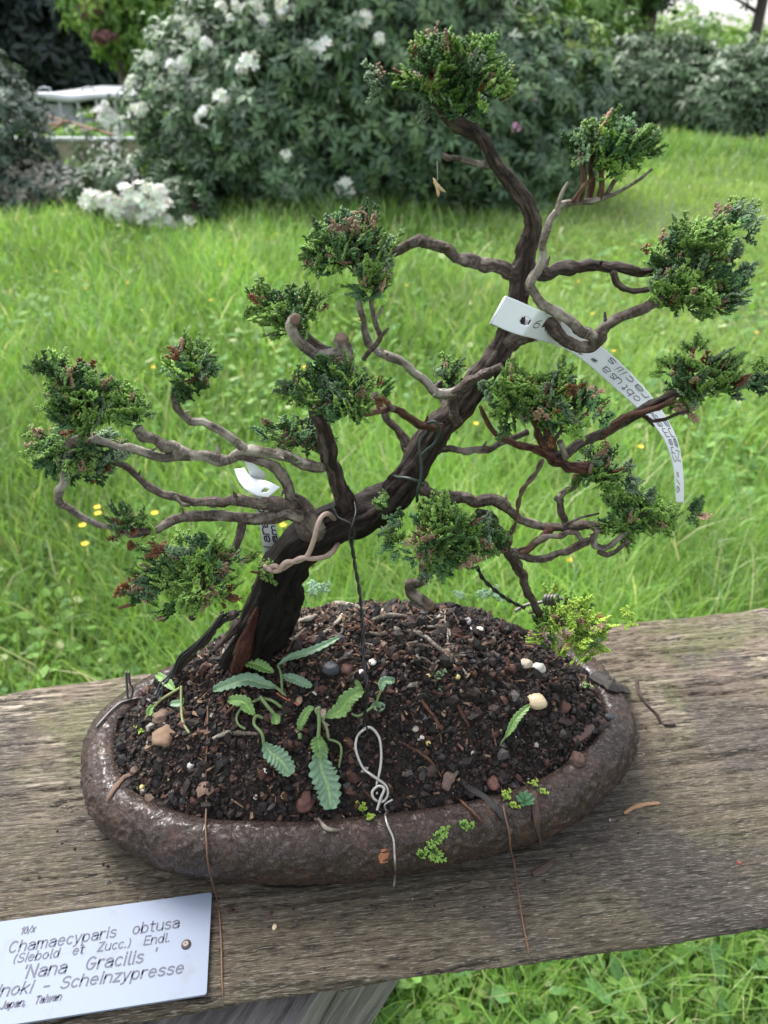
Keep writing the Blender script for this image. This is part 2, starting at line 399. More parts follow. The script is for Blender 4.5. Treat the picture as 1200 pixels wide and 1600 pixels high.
c = m.mix(m.ramp(spk, [(0.66, 0.0), (0.72, 0.7)]), c, (0.03, 0.027, 0.022))
BOARD = m.fin(c, m.ramp(big, [(0.4, 0.75), (0.65, 0.42)]), m.bump(m.mix(0.35, grain, fine), 1.0, 0.0030), 0.22)
bench = empty('wooden_bench', (0, 0.38, 0), 'long weathered grey plank bench with mossy stains carrying the bonsai pot', 'bench')
board = mesh('board', np.concatenate([V]+extra), np.concatenate(Fq), BOARD, bench)
m = NB('support_wood'); v = m.obj
mp = m.n('ShaderNodeMapping', Vector=v); mp.inputs['Rotation'].default_value = (0, 0, R(31)); gr = m.noise(m.scalev(mp.outputs[0], (150, 14, 150)), 1.0, 6, 0.72, 0.8)
SUPP = m.fin(m.ramp(gr, [(0.3, (0.04, 0.038, 0.037)), (0.5, (0.17, 0.16, 0.155)), (0.7, (0.33, 0.31, 0.29))]), 0.75, m.bump(gr, 1.0, 0.002))
def box8(acc, corners, c=(1, 1, 1)):
    acc.add(corners, [(0, 3, 2, 1), (4, 5, 6, 7), (0, 1, 5, 4), (1, 2, 6, 5), (2, 3, 7, 6), (3, 0, 4, 7)], c)
# trestle plank under the board (seen at the bottom left of the photo)
def plank(acc, a, b, wv, tv, nseg=14, seed=0):
    """plank from a to b, half-width vector wv, half-thickness vector tv, slightly uneven"""
    Vv = []
    for i in range(nseg+1):
        t = i/nseg; p = a.lerp(b, t)
        k = 1+0.05*MN.noise(Vector((t*6, seed, 0)))
        for s1, s2 in ((-1, -1), (-.94, 1), (.94, 1), (1, -1)):
            Vv.append(p+wv*s1*k+tv*s2)
    Fc = []
    for i in range(nseg):
        o = i*4
        for k in range(4):
            q = (k+1) % 4; Fc.append((o+k, o+q, o+q+4, o+k+4))
    Fc += [(3, 2, 1, 0), (nseg*4, nseg*4+1, nseg*4+2, nseg*4+3)]
    acc.add([x[:] for x in Vv], Fc)
zt = B-TH-0.001
ac = Acc(); plank(ac, Vector((-0.318, 0.0, zt-0.06)), Vector((0.014, 0.55, zt-0.06)), Vector((0.14, 0, 0)), Vector((0, 0, 0.06))); 
ac.build('support', SUPP, bench, False)
for sx_ in (-1, 1):
    ac = Acc(); plank(ac, Vector((-0.04, 0.40+sx_*0.17, zt-0.121)), Vector((-0.04, 0.40+sx_*0.20, -0.05)), Vector((0.045, 0, 0)), Vector((0, 0.03, 0)))
    ac.build('leg', SUPP, bench, False)
for sx_ in (-1, 1):
    ac = Acc(); plank(ac, Vector((1.1, 0.50+sx_*0.12, zt)), Vector((1.1, 0.50+sx_*0.15, -0.05)), Vector((0.045, 0, 0)), Vector((0, 0.03, 0)))
    ac.build('leg', SUPP, bench, False)

# ================================================================== POT AND SOIL
PC = Vector((-0.014, 0.392)); YAW = R(8); PA, PB = 0.2045, 0.1105
cy_, sy_ = math.cos(YAW), math.sin(YAW)
def sup(t, n=2.35):
    c, s = math.cos(t), math.sin(t)
    return math.copysign(abs(c)**(2/n), c), math.copysign(abs(s)**(2/n), s)
def pw(u, v): return PC.x+u*cy_-v*sy_, PC.y+u*sy_+v*cy_
prof = [(-0.075, 0.004), (-0.03, 0.0012), (-0.015, 0.0035), (-0.007, 0.010), (-0.002, 0.020), (0.0, 0.030), (-0.0022, 0.040), (-0.0075, 0.0475), (-0.014, 0.0510), (-0.0205, 0.0510), (-0.0255, 0.0475), (-0.028, 0.036), (-0.030, 0.025)]
pp = resample([(Vector((a, b, 0)), 0.001) for a, b in prof], 0.0013)
NT = 760; V = []; TCp = []
for (q, _) in pp:
    for k in range(NT):
        t = 2*math.pi*k/NT; c, s = sup(t)
        lump = 0.0036*MN.noise(Vector((c*2.6, s*2.6, q.y*14)))
        u, v_ = (PA+q.x+lump)*c, (PB+q.x+lump)*s
        x, y = pw(u, v_)
        pn = Vector((x*120, y*120, q.y*130)); wv = MN.noise_vector(pn*0.6)*0.9
        h = 1-abs(MN.noise(pn+wv))*4; h = max(-0.4, h)
        h2 = MN.noise(Vector((x*90, y*90, q.y*90)))
        h3 = 1-abs(MN.noise(pn*1.9+wv*2))*5; d = 0.0008*h+0.0010*h2+0.00055*max(-.6, h3)
        on = Vector((c*cy_-s*sy_, c*sy_+s*cy_)).normalized()
        k1 = (1.0 if q.x > -0.027 else 0.2)*(0.45+0.55*min(1, max(0, (0.055-q.y)/0.02)))
        V.append((x+on.x*d*k1, y+on.y*d*k1, B+0.0012+q.y+d*0.9*k1*(1 if q.y > 0.03 else 0)))
M_ = len(pp); idx = np.arange(M_*NT).reshape(M_, NT); nx = np.roll(idx, -1, 1)
Fq = np.stack([idx[:-1].ravel(), nx[:-1].ravel(), nx[1:].ravel(), idx[1:].ravel()], 1)
m = NB('crackle_clay'); v = m.obj
wob = m.n('ShaderNodeTexNoise', Vector=v, Scale=160.0, Detail=2.0)
vv2 = m.n('ShaderNodeVectorMath', _operation='MULTIPLY_ADD', i0=wob.outputs['Color'], i1=(0.006, 0.006, 0.006), i2=v).outputs[0]
vor = m.n('ShaderNodeTexVoronoi', Vector=vv2, Scale=125.0, _feature='DISTANCE_TO_EDGE')
worm = m.ramp(m.noise(vv2, 150, 4, 0.65, 1.6), [(0.42, 0.0), (0.5, 1.0), (0.58, 0.0)])
big = m.noise(v, 14, 4, 0.6); med = m.noise(v, 60, 4, 0.6)
c = m.mix(big, (0.020, 0.013, 0.011), (0.060, 0.037, 0.029))
c = m.mix(m.ramp(med, [(0.52, 0.0), (0.72, 0.6)]), c, (0.12, 0.058, 0.036))
c = m.mix(m.ramp(m.noise(v, 330, 3), [(0.55, 0.0), (0.66, 0.7)]), c, (0.085, 0.062, 0.054))
c = m.mix(m.mix(0.5, worm, (0.0, 0.0, 0.0)), c, (0.03, 0.018, 0.014))
h = m.mix(0.55, m.mix(0.6, vor.outputs['Distance'], worm), med)
m.b.inputs['Coat Weight'].default_value = 0.15; m.b.inputs['Coat Roughness'].default_value = 0.22
POT = m.fin(c, m.ramp(med, [(0.3, 0.17), (0.7, 0.36)]), m.bump(h, 0.9, 0.0022), 0.4)
pot = tag(mesh('bonsai_pot', V, Fq, POT), 'oval brown crackle-textured clay bonsai pot standing on the plank', 'pot')
potV, potF = np.array(V), Fq

SA, SB = PA-0.0225, PB-0.0225
def soil_h(u, v):
    rho = (abs(u/SA)**2.35+abs(v/SB)**2.35)**(1/2.35)
    f = max(0, 1-min(rho, 1.0)**2.3)*(0.75+0.36*v/SB)
    z = 0.0475+0.0915*f
    return z, rho
NR, NA = 150, 420; V = []; Fc = []
def soil_pt(u, v):
    z, rho = soil_h(u, v); x, y = pw(u, v)
    k = 1.0
    z += k*(0.0030*MN.noise(Vector((x*120, y*120, 0)))+0.0042*MN.noise(Vector((x*45, y*45, 5)))-0.0035*max(0, (rho-0.90)/0.1)+0.0017*MN.noise(Vector((x*330, y*330, 9))))
    return x, y, B+z
for i in range(NR):
    r = (i+0.3)/(NR-1)*1.02
    for k in range(NA):
        c, s = sup(2*math.pi*k/NA); V.append(soil_pt(SA*r*c, SB*r*s))
idx = np.arange(NR*NA).reshape(NR, NA); nx = np.roll(idx, -1, 1)
Fq = np.stack([idx[:-1].ravel(), idx[1:].ravel(), nx[1:].ravel(), nx[:-1].ravel()], 1)
Fq = np.concatenate([Fq, np.stack([np.full(NA-2, 0), np.arange(1, NA-1), np.arange(2, NA), np.arange(2, NA)], 1)[:0]])
m = NB('potting_soil'); v = m.obj
a = m.noise(v, 260, 5, 0.7); b_ = m.noise(v, 60, 4)
c = m.ramp(a, [(0.3, (0.006, 0.005, 0.005)), (0.55, (0.022, 0.016, 0.013)), (0.75, (0.06, 0.042, 0.033))])
SOIL = m.fin(c, m.ramp(b_, [(0.35, 0.35), (0.65, 0.8)]), m.bump(a, 1.0, 0.003), 0.25)
soil = tag(mesh('soil', V, Fq, SOIL), 'dark wet potting soil heaped in a mound inside the pot', 'soil', kind='stuff')
bv_soil = BVHTree.FromPolygons([tuple(x) for x in V], [tuple(int(i) for i in f) for f in Fq])
bv_pot = BVHTree.FromPolygons([tuple(x) for x in potV.tolist()], [tuple(f) for f in potF.tolist()])
me = board.data
bv_board = BVHTree.FromPolygons([tuple(x.co) for x in me.vertices], [tuple(p.vertices) for p in me.polygons])
def S(px, py, lift=0.0):
    """first solid surface met by the sight line through a photo pixel (soil, pot or board), lifted"""
    d = ray(px, py).normalized(); best = None
    for bv in (bv_soil, bv_pot, bv_board):
        h = bv.ray_cast(CP, d)
        if h[0] is not None and (best is None or h[3] < best[3]): best = h
    if best is None: return PZ(px, py, B)+Vector((0, 0, lift))
    nn = best[1] if best[1].dot(d) < 0 else -best[1]
    return best[0]+(nn*0.5+Vector((0, 0, 0.5)))*lift
def down(x, y):
    h = bv_soil.ray_cast(Vector((x, y, B+0.5)), Vector((0, 0, -1)))
    return h[0] if h[0] is not None else Vector((x, y, B+0.045))

# irregular grit grains
def ico():
    t = (1+5**.5)/2
    v = np.array([(-1, t, 0), (1, t, 0), (-1, -t, 0), (1, -t, 0), (0, -1, t), (0, 1, t), (0, -1, -t), (0, 1, -t), (t, 0, -1), (t, 0, 1), (-t, 0, -1), (-t, 0, 1)], dtype=float)
    f = np.array([(0, 11, 5), (0, 5, 1), (0, 1, 7), (0, 7, 10), (0, 10, 11), (1, 5, 9), (5, 11, 4), (11, 10, 2), (10, 7, 6), (7, 1, 8), (3, 9, 4), (3, 4, 2), (3, 2, 6), (3, 6, 8), (3, 8, 9), (4, 9, 5), (2, 4, 11), (6, 2, 10), (8, 6, 7), (9, 8, 1)])
    return v/np.linalg.norm(v[0]), f
IV, IF = ico()
def rand_rot(n):
    q = rng.normal(size=(n, 4)); q /= np.linalg.norm(q, axis=1)[:, None]
    a, b, c, d = q.T
    return np.stack([1-2*(c*c+d*d), 2*(b*c-a*d), 2*(b*d+a*c), 2*(b*c+a*d), 1-2*(b*b+d*d), 2*(c*d-a*b), 2*(b*d-a*c), 2*(c*d+a*b), 1-2*(b*b+c*c)], 1).reshape(n, 3, 3)
def chunks(pos, size, colr, name, mat, stretch=(0.6, 1.4), rough=0.28):
    n = len(pos)
    v = IV[None]*(1+rng.uniform(-rough, rough, (n, 12, 1)))
    v = v*rng.uniform(stretch[0], stretch[1], (n, 1, 3))*size[:, None, None]
    v = np.einsum('nij,nkj->nki', rand_rot(n), v)+pos[:, None, :]
    Fc = (np.arange(n)[:, None, None]*12+IF[None]).reshape(-1, 3)
    return mesh(name, v.reshape(-1, 3), Fc, mat, smooth=False, colr=np.repeat(colr, 12, 0))
n = 30000
rr = np.sqrt(rng.uniform(0, 1.06, n)); th = rng.uniform(0, 2*np.pi, n)
pos = np.zeros((n, 3))
for i in range(n):
    c, s = sup(th[i]); p = soil_pt(SA*rr[i]*c, SB*rr[i]*s); pos[i] = p
size = np.exp(rng.normal(np.log(0.00085), 0.62, n)); size = np.clip(size, 0.0003, 0.0046)
pos[:, 2] += size*0.25
pal = np.array([(0.012, 0.010, 0.010), (0.02, 0.015, 0.013), (0.03, 0.02, 0.017), (0.06, 0.03, 0.024), (0.085, 0.042, 0.032), (0.05, 0.045, 0.045), (0.14, 0.10, 0.075), (0.33, 0.30, 0.26)])
cc = pal[rng.choice(8, n, p=[0.34, 0.29, 0.17, 0.09, 0.04, 0.04, 0.022, 0.008])]*rng.uniform(0.7, 1.3, (n, 1))
tag(chunks(pos, size, cc, 'soil_grit', GRIT, (0.55, 1.3), 0.4), 'black, brown and reddish lava grit lying over the potting soil', 'grit', kind='stuff')
# flat shreds of bark and straw, denser by the trunk foot
n = 2000; V = []; Fc = []; Cc = []
for i in range(n):
    if random.random() < 0.6:
        a = random.gauss(-0.045, 0.045); b = random.gauss(0.018, 0.028)
    else:
        a = random.uniform(-SA, SA); b = random.uniform(-SB, SB)
    if (abs(a/SA)**2.35+abs(b/SB)**2.35) > 0.98: continue
    x, y, z = soil_pt(a, b); L = random.uniform(0.0015, 0.006); W = random.uniform(0.0003, 0.0013)
    az = random.uniform(0, 6.28); ti = random.gauss(0, 0.35); d = Vector((math.cos(az)*math.cos(ti), math.sin(az)*math.cos(ti), math.sin(ti)))
    s = d.cross(Vector((random.gauss(0, .3), random.gauss(0, .3), 1))).normalized(); o = Vector((x, y, z+0.0008)); nn = d.cross(s)*0.0003
    k = len(V)
    for q in (-d*L-s*W, d*L*0.9-s*W*0.6, d*L+s*W*0.5, -d*L*0.8+s*W): V.append((o+q+nn)[:]); 
    for q in (-d*L-s*W, d*L*0.9-s*W*0.6, d*L+s*W*0.5, -d*L*0.8+s*W): V.append((o+q-nn)[:])
    Fc += [(k, k+1, k+2, k+3), (k+7, k+6, k+5, k+4), (k, k+4, k+5, k+1), (k+2, k+6, k+7, k+3), (k+1, k+5, k+6, k+2), (k+3, k+7, k+4, k)]
    c = random.choice([(0.20, 0.13, 0.08), (0.10, 0.06, 0.04), (0.06, 0.04, 0.03), (0.025, 0.02, 0.016), (0.13, 0.085, 0.055)])
    Cc += [c]*8
tag(mesh('bark_shreds', V, Fc, GRIT, smooth=False, colr=np.array(Cc)), 'small tan and brown bark shreds scattered on the soil', 'bark shreds', kind='stuff')
# a few crumbs of soil fallen on the board by the pot
pos = []; 
for i in range(160):
    t = random.uniform(0, 6.28); c, s = sup(t); k = 1+abs(random.gauss(0, 0.07)); x, y = pw((PA+0.002)*k*c, (PB+0.002)*k*s)
    h = bv_board.ray_cast(Vector((x, y, B+0.05)), Vector((0, 0, -1)))
    if h[0] is not None: pos.append(h[0][:])
pos = np.array(pos); n = len(pos)
tag(chunks(pos, rng.uniform(0.0004, 0.0014, n), pal[rng.choice(8, n)], 'soil_crumbs', GRIT), 'crumbs of soil spilled on the plank around the pot', 'crumbs', kind='stuff')

# ================================================================== THE BONSAI TREE
tree = empty('bonsai_tree', P(385, 1050, 0.378), 'leaning Hinoki cypress bonsai with bare twisted branches and tufts of dark green foliage', 'bonsai')
def path(pts, Y0, Y1, w0, w1):
    L = [0]
    for i in range(1, len(pts)): L.append(L[-1]+math.dist(pts[i][:2], pts[i-1][:2]))
    o = []
    for i, p in enumerate(pts):
        t = L[i]/L[-1]; q = P(p[0], p[1], (p[3] if len(p) > 3 and p[3] else Y0+(Y1-Y0)*t)); wpx = p[2] if len(p) > 2 and p[2] else w0+(w1-w0)*t
        o.append((q, wpx/2*mpp(q)))
    return o
def wetcol(v):  # the lower trunk is soaked and dark
    t = min(1, max(0, (v.z-B-0.185)/0.12)); k = 0.03+0.97*t; return (k, k, k)
# trunk
TR = [(390, 1052, 72, .392), (392, 1030, 64, .392), (402, 1000, 66, .392), (415, 968, 76, .392), (430, 935, 80, .391), (440, 900, 64, .391), (457, 868, 60, .392), (490, 838, 64, .394), (535, 813, 62, .397), (575, 800, 58, .400), (612, 775, 50, .403),
      (640, 740, 46, .406), (658, 708, 45, .408), (682, 670, 42, .41), (706, 645, 40, .412), (735, 610, 40, .415), (768, 565, 38, .418), (788, 535, 36, .420), (800, 505, 34, .420), (809, 467, 33, .420), (815, 430, 37, .420), (822, 392, 31, .420), (832, 356, 27, .418),
      (826, 325, 22, .416), (808, 298, 22, .415), (790, 275, 21, .413), (772, 252, 19, .411), (758, 226, 18, .410), (742, 208, 20, .410), (718, 196, 22, .410), (700, 182, 17, .410), (680, 160, 12, .410)]
ac = Acc(); tube(ac, path(TR, .38, .41, 40, 20), step=0.0016, seg=44, amp=0.22, freq=0.5, seed=3.3, cf=wetcol, ridges=0.30)
# root flare and swollen burl near the base
for pts, w0, w1 in (([(388, 1000), (365, 1025), (352, 1042)], 44, 24), ([(405, 1000), (416, 1025), (430, 1040)], 44, 24), ([(398, 1005), (384, 1035), (378, 1050)], 56, 40), ([(428, 935), (446, 925), (458, 930)], 60, 26), ([(415, 975), (440, 960), (452, 945)], 60, 40)):
    tube(ac, path(pts, .390, .384, w0, w1), step=0.0016, seg=30, amp=0.25, freq=0.5, seed=w0*0.7, cf=wetcol, ridges=0.2)
ac.build('trunk', BARK_DARK, tree)
# reddish bare wood strip on the trunk foot
ac = Acc(); tube(ac, path([(405, 945, 8), (395, 975, 20), (382, 1015, 30), (372, 1045, 26)], .3800, .3770, 14, 20), step=0.0016, seg=20, amp=0.3, freq=.5, seed=8, ridges=.2)
ac.build('bare_wood', BARE, tree)
def branch(pts, w0, w1, Y0, Y1, mat=BARK, name='branch', amp=0.24, knots=True, seg=14, stub=False, parent=None):
    ac = Acc(); q = path(pts, Y0, Y1, w0, w1); sd_ = (pts[0][0]*0.37+pts[0][1]*0.11) % 17
    rj = random.Random(int(sd_*1000)); q = [(p, r*(0.90-0.12*i/len(q))) for i, (p, r) in enumerate(q)]; L0 = sum((q[i+1][0]-q[i][0]).length for i in range(len(q)-1)); r0 = sum(r for _, r in q)/len(q)
    q2 = resample(q, max(0.0052, r0*1.9))
    if len(q2) > 3 and not stub:
        o = [q2[0]]
        for p, r in q2[1:-1]:
            j = Vector((rj.gauss(0, 1), rj.gauss(0, .8), rj.gauss(0, 1)))*r*0.27
            o.append((p+j, r*(1+rj.gauss(0, 0.07)+(0.18 if rj.random() < 0.15 else 0))))
        q = o+[q2[-1]]
    tube(ac, q, lin=not stub, step=0.0011, seg=seg+4, amp=amp*1.15, freq=0.6, seed=sd_, ridges=0.22, c=(1, 1, 1), round_end=not stub)
    if knots:
        rq = resample(q, 0.006)
        for i, (p, r) in enumerate(rq[1:-1]):
            h = MN.random_unit_vector()
            if (int(sd_*10)+i*7) % 6 == 0:     # short broken twig stubs and knots
                h2 = (h+Vector((0, 0, .5))).normalized(); tube(ac, [(p, r*0.5), (p+h2*r*1.3, r*0.34), (p+h2*r*2.3+h*r*.3, r*0.16)], step=0.0008, seg=8, amp=0.3, seed=i)
    return ac.build(name, mat, parent or tree)
MN.seed_set(5)
Y = .42
# upper crown
branch([(778, 264), (763, 260), (742, 254), (727, 250), (712, 246), (700, 244, 12), (690, 240, 7)], 13, 10, .413, .405, BARK)
branch([(796, 540), (812, 528), (828, 516), (843, 503), (853, 499), (862, 506), (868, 521), (884, 536), (902, 543), (920, 541), (934, 527), (946, 512), (962, 500), (985, 490), (1008, 478), (1035, 466)], 26, 18, .412, .402, BARK)
branch([(930, 529), (915, 523), (898, 509), (880, 497), (862, 484), (846, 473), (835, 461), (829, 447), (833, 430), (842, 415), (848, 398), (846, 382), (851, 360), (862, 343), (870, 330)], 18, 14, .400, .402, BARK_PALE)
branch([(868, 335), (875, 322), (890, 317), (910, 314), (940, 311), (962, 302), (982, 292), (1003, 278), (1019, 264)], 12, 5, .402, .402, BARK_PALE)
branch([(870, 330), (874, 312), (880, 297), (888, 285)], 9, 6, .402, .399, BARK_PALE)
branch([(905, 315), (912, 290), (912, 265), (908, 240)], 9, 7, .402, .402, BARK_RED)
branch([(920, 313), (925, 290), (924, 265), (925, 240)], 10, 7, .404, .404, BARK_RED)
branch([(938, 311), (940, 285), (938, 260), (945, 230)], 11, 8, .402, .402, BARK_RED)
branch([(945, 308), (960, 286), (970, 270), (974, 255)], 8, 6, .402, .400, BARK)
branch([(895, 316), (905, 300), (918, 285), (930, 278)], 7, 6, .400, .398, BARK_RED)
branch([(820, 425), (845, 423), (875, 420), (910, 418), (950, 417), (992, 423), (1030, 424), (1060, 420)], 23, 15, .420, .425, BARK_DARK)
branch([(958, 425), (963, 440), (972, 452), (992, 456), (1018, 451)], 12, 9, .418, .414, BARK_DARK)
branch([(810, 425), (785, 420), (760, 414), (735, 410), (715, 401), (695, 386), (675, 378), (657, 375), (640, 383), (620, 391), (595, 392)], 23, 18, .418, .410, BARK)
branch([(662, 384, 10), (660, 379, 17), (660, 375, 12)], 12, 10, .403, .400, BARK_DARK, knots=False)
# middle left spray of limbs
branch([(716, 662), (712, 648), (707, 630), (708, 614), (722, 602), (745, 588), (765, 578), (785, 572)], 17, 15, .404, .40, BARK)
branch([(712, 612), (698, 620), (684, 617), (672, 607), (660, 595), (650, 582), (640, 574), (624, 563), (606, 554), (590, 551)], 18, 15, .402, .396, BARK_PALE)
branch([(596, 553), (583, 545), (574, 534), (570, 517), (568, 500), (561, 482), (560, 468)], 13, 10, .396, .40, BARK_PALE)
branch([(568, 562), (576, 550), (588, 538), (594, 524), (586, 508), (582, 490), (580, 470), (590, 445)], 10, 8, .392, .394, BARK)
branch([(593, 527), (601, 519), (607, 513)], 7, 5, .392, .390, BARK, knots=False)
branch([(586, 498), (594, 488), (598, 478)], 7, 5, .392, .390, BARK, knots=False)
branch([(692, 668), (675, 668), (655, 661), (634, 648), (612, 639), (594, 639), (575, 644), (552, 650)], 15, 12, .400, .378, BARK_RED)
branch([(614, 640), (606, 630), (600, 622)], 11, 8, .385, .382, BARK, knots=False)
branch([(640, 722), (636, 700), (630, 684), (620, 668), (606, 655), (592, 632), (585, 615)], 16, 14, .412, .42, BARK)
branch([(636, 704), (646, 694), (660, 690)], 16, 12, .412, .412, BARK, knots=False)
branch([(700, 640), (690, 625), (682, 605), (690, 596)], 10, 8, .42, .43, BARK)
# upright stub with its limbs
branch([(545, 812, 30), (535, 785, 29), (525, 752, 30), (516, 720, 29), (508, 690, 28), (500, 660, 27), (490, 645, 20), (484, 640, 10)], 30, 20, .396, .388, BARK_DARK, amp=0.15, seg=26)
branch([(507, 730), (490, 728), (475, 724), (458, 716), (438, 710), (420, 705), (400, 704), (375, 711), (358, 717), (340, 718), (320, 715), (300, 712), (270, 697), (245, 686), (225, 680), (214, 668)], 18, 21, .390, .378, BARK_PALE)
branch([(296, 713), (275, 715), (252, 716), (232, 709), (215, 703), (190, 700), (170, 693), (150, 685), (135, 690)], 17, 14, .380, .376, BARK_PALE)
branch([(385, 703), (368, 690), (350, 678), (336, 668), (318, 661), (300, 659), (284, 648), (274, 633), (275, 615), (281, 600), (284, 585), (290, 570)], 15, 14, .384, .388, BARK_PALE)
branch([(280, 603), (294, 599), (306, 589), (318, 575), (331, 556)], 12, 8, .386, .384, BARK)
branch([(128, 688, 20), (118, 690, 22), (108, 694, 19), (100, 697, 12)], 18, 14, .372, .370, BARK_PALE)
# limbs leaving the trunk to the left
branch([(495, 835, 44), (482, 812, 38), (466, 794, 32), (455, 778, 22), (447, 758, 19), (440, 741, 20), (425, 728, 19), (405, 720, 17), (385, 715, 15), (368, 712)], 30, 14, .388, .384, BARK)
branch([(462, 792), (446, 786), (420, 785), (396, 785), (372, 783), (350, 782), (325, 784), (302, 784), (285, 778), (268, 773), (250, 771), (232, 760), (215, 745), (200, 733), (182, 722), (160, 714), (145, 712)], 20, 12, .383, .374, BARK)
branch([(472, 808), (460, 800), (448, 804), (435, 809), (415, 813), (396, 813), (375, 809), (354, 806), (330, 804), (308, 803), (290, 807), (272, 814), (252, 824), (230, 831), (205, 835)], 24, 14, .382, .374, BARK)
branch([(379, 812), (377, 830), (371, 848), (362, 865)], 15, 12, .379, .372, BARK)
branch([(272, 776), (285, 788), (296, 790)], 9, 6, .374, .37, BARK, knots=False)
branch([(118, 695), (106, 715), (102, 735), (100, 752), (92, 768), (92, 782), (106, 793), (122, 804), (140, 815), (155, 822), (183, 827), (205, 838)], 15, 10, .372, .370, BARK_PALE)
# cut stubs at the top of the pad left of centre
branch([(548, 585, 20), (545, 568, 20), (539, 550, 24), (534, 535, 25), (532, 527, 24)], 22, 22, .384, .380, BARK_PALE, stub=True, knots=False, seg=22)
branch([(540, 550), (524, 553), (508, 556), (492, 553), (478, 543), (466, 532), (457, 519), (453, 508), (460, 498)], 21, 18, .383, .376, BARK_PALE, stub=True, seg=18)
branch([(515, 548), (497, 538), (482, 526), (472, 518), (462, 505), (450, 495)], 15, 10, .39, .395, BARK)
branch([(500, 655), (505, 630), (520, 605), (545, 575)], 26, 20, .390, .386, BARK_DARK)
# right hand limbs
branch([(648, 752), (662, 766), (685, 774), (717, 778), (745, 783), (768, 782), (781, 785), (795, 798), (813, 813), (833, 819), (860, 824), (887, 825), (915, 820), (953, 822), (975, 825)], 22, 14, .404, .395, BARK)
branch([(884, 825), (880, 812), (877, 793), (874, 778), (884, 768), (896, 760), (903, 748)], 12, 10, .398, .400, BARK)
branch([(877, 784), (868, 778)], 12, 10, .399, .398, BARK, knots=False)
branch([(862, 824), (850, 836), (840, 848), (828, 858), (812, 862)], 13, 14, .394, .390, BARK_RED)
branch([(835, 852), (845, 843), (857, 837), (877, 838), (888, 832), (900, 833), (910, 845), (924, 842), (935, 830)], 10, 8, .388, .384, BARK)
branch([(800, 862), (815, 868), (833, 873), (848, 872), (862, 867), (887, 861), (905, 853), (918, 846), (927, 836), (935, 826)], 14, 11, .390, .382, BARK)
branch([(927, 836), (930, 850), (942, 857), (956, 852), (968, 842), (980, 832)], 12, 8, .384, .384, BARK_PALE)
branch([(935, 862), (948, 868), (962, 864), (975, 852), (985, 845)], 9, 7, .382, .380, BARK)
branch([(745, 802), (762, 808), (775, 825), (786, 845), (798, 866), (808, 882), (818, 902), (828, 928), (838, 948), (845, 962)], 19, 16, .398, .418, BARK_DARK)
branch([(922, 732), (905, 729), (888, 726), (868, 720), (850, 706), (832, 700), (812, 697), (793, 689), (777, 680), (764, 664), (756, 648), (750, 635)], 21, 7, .386, .384, BARK_RED)
branch([(686, 702), (702, 703), (720, 706), (740, 704), (763, 703), (778, 696), (792, 687), (806, 681), (825, 675)], 13, 12, .408, .400, BARK)
branch([(852, 712), (846, 692), (838, 668), (830, 650), (822, 632), (812, 612), (806, 590)], 14, 8, .385, .384, BARK_RED)
branch([(860, 714), (856, 690), (850, 660), (846, 630), (848, 610)], 12, 8, .388, .39, BARK)
branch([(866, 716), (885, 705), (900, 698), (915, 690), (933, 680), (950, 673), (966, 666), (985, 657), (1000, 645), (1015, 634), (1035, 625), (1055, 616), (1085, 612)], 18, 16, .388, .392, BARK_DARK)
branch([(945, 676), (960, 662), (972, 652), (990, 646), (1003, 648), (1020, 640), (1040, 632), (1055, 622)], 12, 10, .386, .386, BARK_RED)
branch([(1005, 650), (1020, 658), (1040, 655), (1060, 645), (1077, 642)], 7, 6, .386, .380, BARK_DARK, knots=False)
branch([(1010, 650), (1016, 660), (1022, 666)], 6, 4, .385, .383, BARK_DARK, knots=False)
branch([(1070, 613), (1100, 605), (1125, 600), (1150, 598), (1180, 596)], 14, 6, .39, .39, BARK_RED)
branch([(868, 705), (866, 690), (872, 678), (880, 668)], 9, 6, .383, .384, BARK_DARK)
branch([(885, 716), (878, 700), (874, 690)], 10, 12, .380, .378, BARK_PALE, knots=False)
branch([(880, 822), (900, 812), (920, 806), (936, 802)], 6, 4, .392, .39, BARK, knots=False)
branch([(660, 868, 8), (661, 885, 14), (664, 902, 16), (655, 910, 18), (641, 913, 20), (643, 925, 22), (655, 936, 22), (668, 944, 21)], 12, 21, .385, .404, BARK, stub=True, knots=False, seg=18)
branch([(370, 958), (350, 966), (335, 980), (322, 997), (305, 1015), (290, 1033), (275, 1052)], 13, 12, .376, .392, BARK_DARK)
branch([(375, 970, 16), (358, 995, 14), (345, 1008, 12), (336, 1016, 5)], 14, 6, .388, .382, BARK_DARK, knots=False, name='broken_spur')
branch([(318, 895, 5), (314, 925, 14), (306, 950, 16), (300, 965, 14)], 14, 10, .362, .360, BARK_DARK, knots=False)
# pale cut faces
def cutface(px, py, Yc, w, nrm):
    p = P(px, py, Yc); r = w/2*mpp(p); nrm = Vector(nrm).normalized(); a = nrm.orthogonal().normalized(); b = nrm.cross(a)
    V = [(p+nrm*0.0004)[:]]; Fc = []
    for ring_, (k, h) in enumerate(((0.4, 0.0004), (0.8, 0.0003), (0.95, -0.001))):
        for i in range(18):
            t = 2*math.pi*i/18; q = k*(1+0.12*MN.noise(Vector((math.cos(t)*2, math.sin(t)*2, px))))
            V.append((p+(a*math.cos(t)+b*math.sin(t))*r*q+nrm*h)[:])
    for i in range(18): Fc.append((0, 1+i, 1+(i+1) % 18))
    for rg in range(2):
        for i in range(18):
            s0 = 1+rg*18; Fc.append((s0+i, s0+18+i, s0+18+(i+1) % 18, s0+(i+1) % 18))
    mesh('cut_face', V, Fc, CUT, tree)
cutface(533, 526, .379, 22, (0.05, -0.5, 0.9)); cutface(462, 499, .3735, 20, (0.15, -0.95, 0.25)); cutface(671, 946, .4015, 20, (0.3, -0.85, 0.4))
cutface(924, 733, .3835, 19, (0.9, -0.45, 0.0))
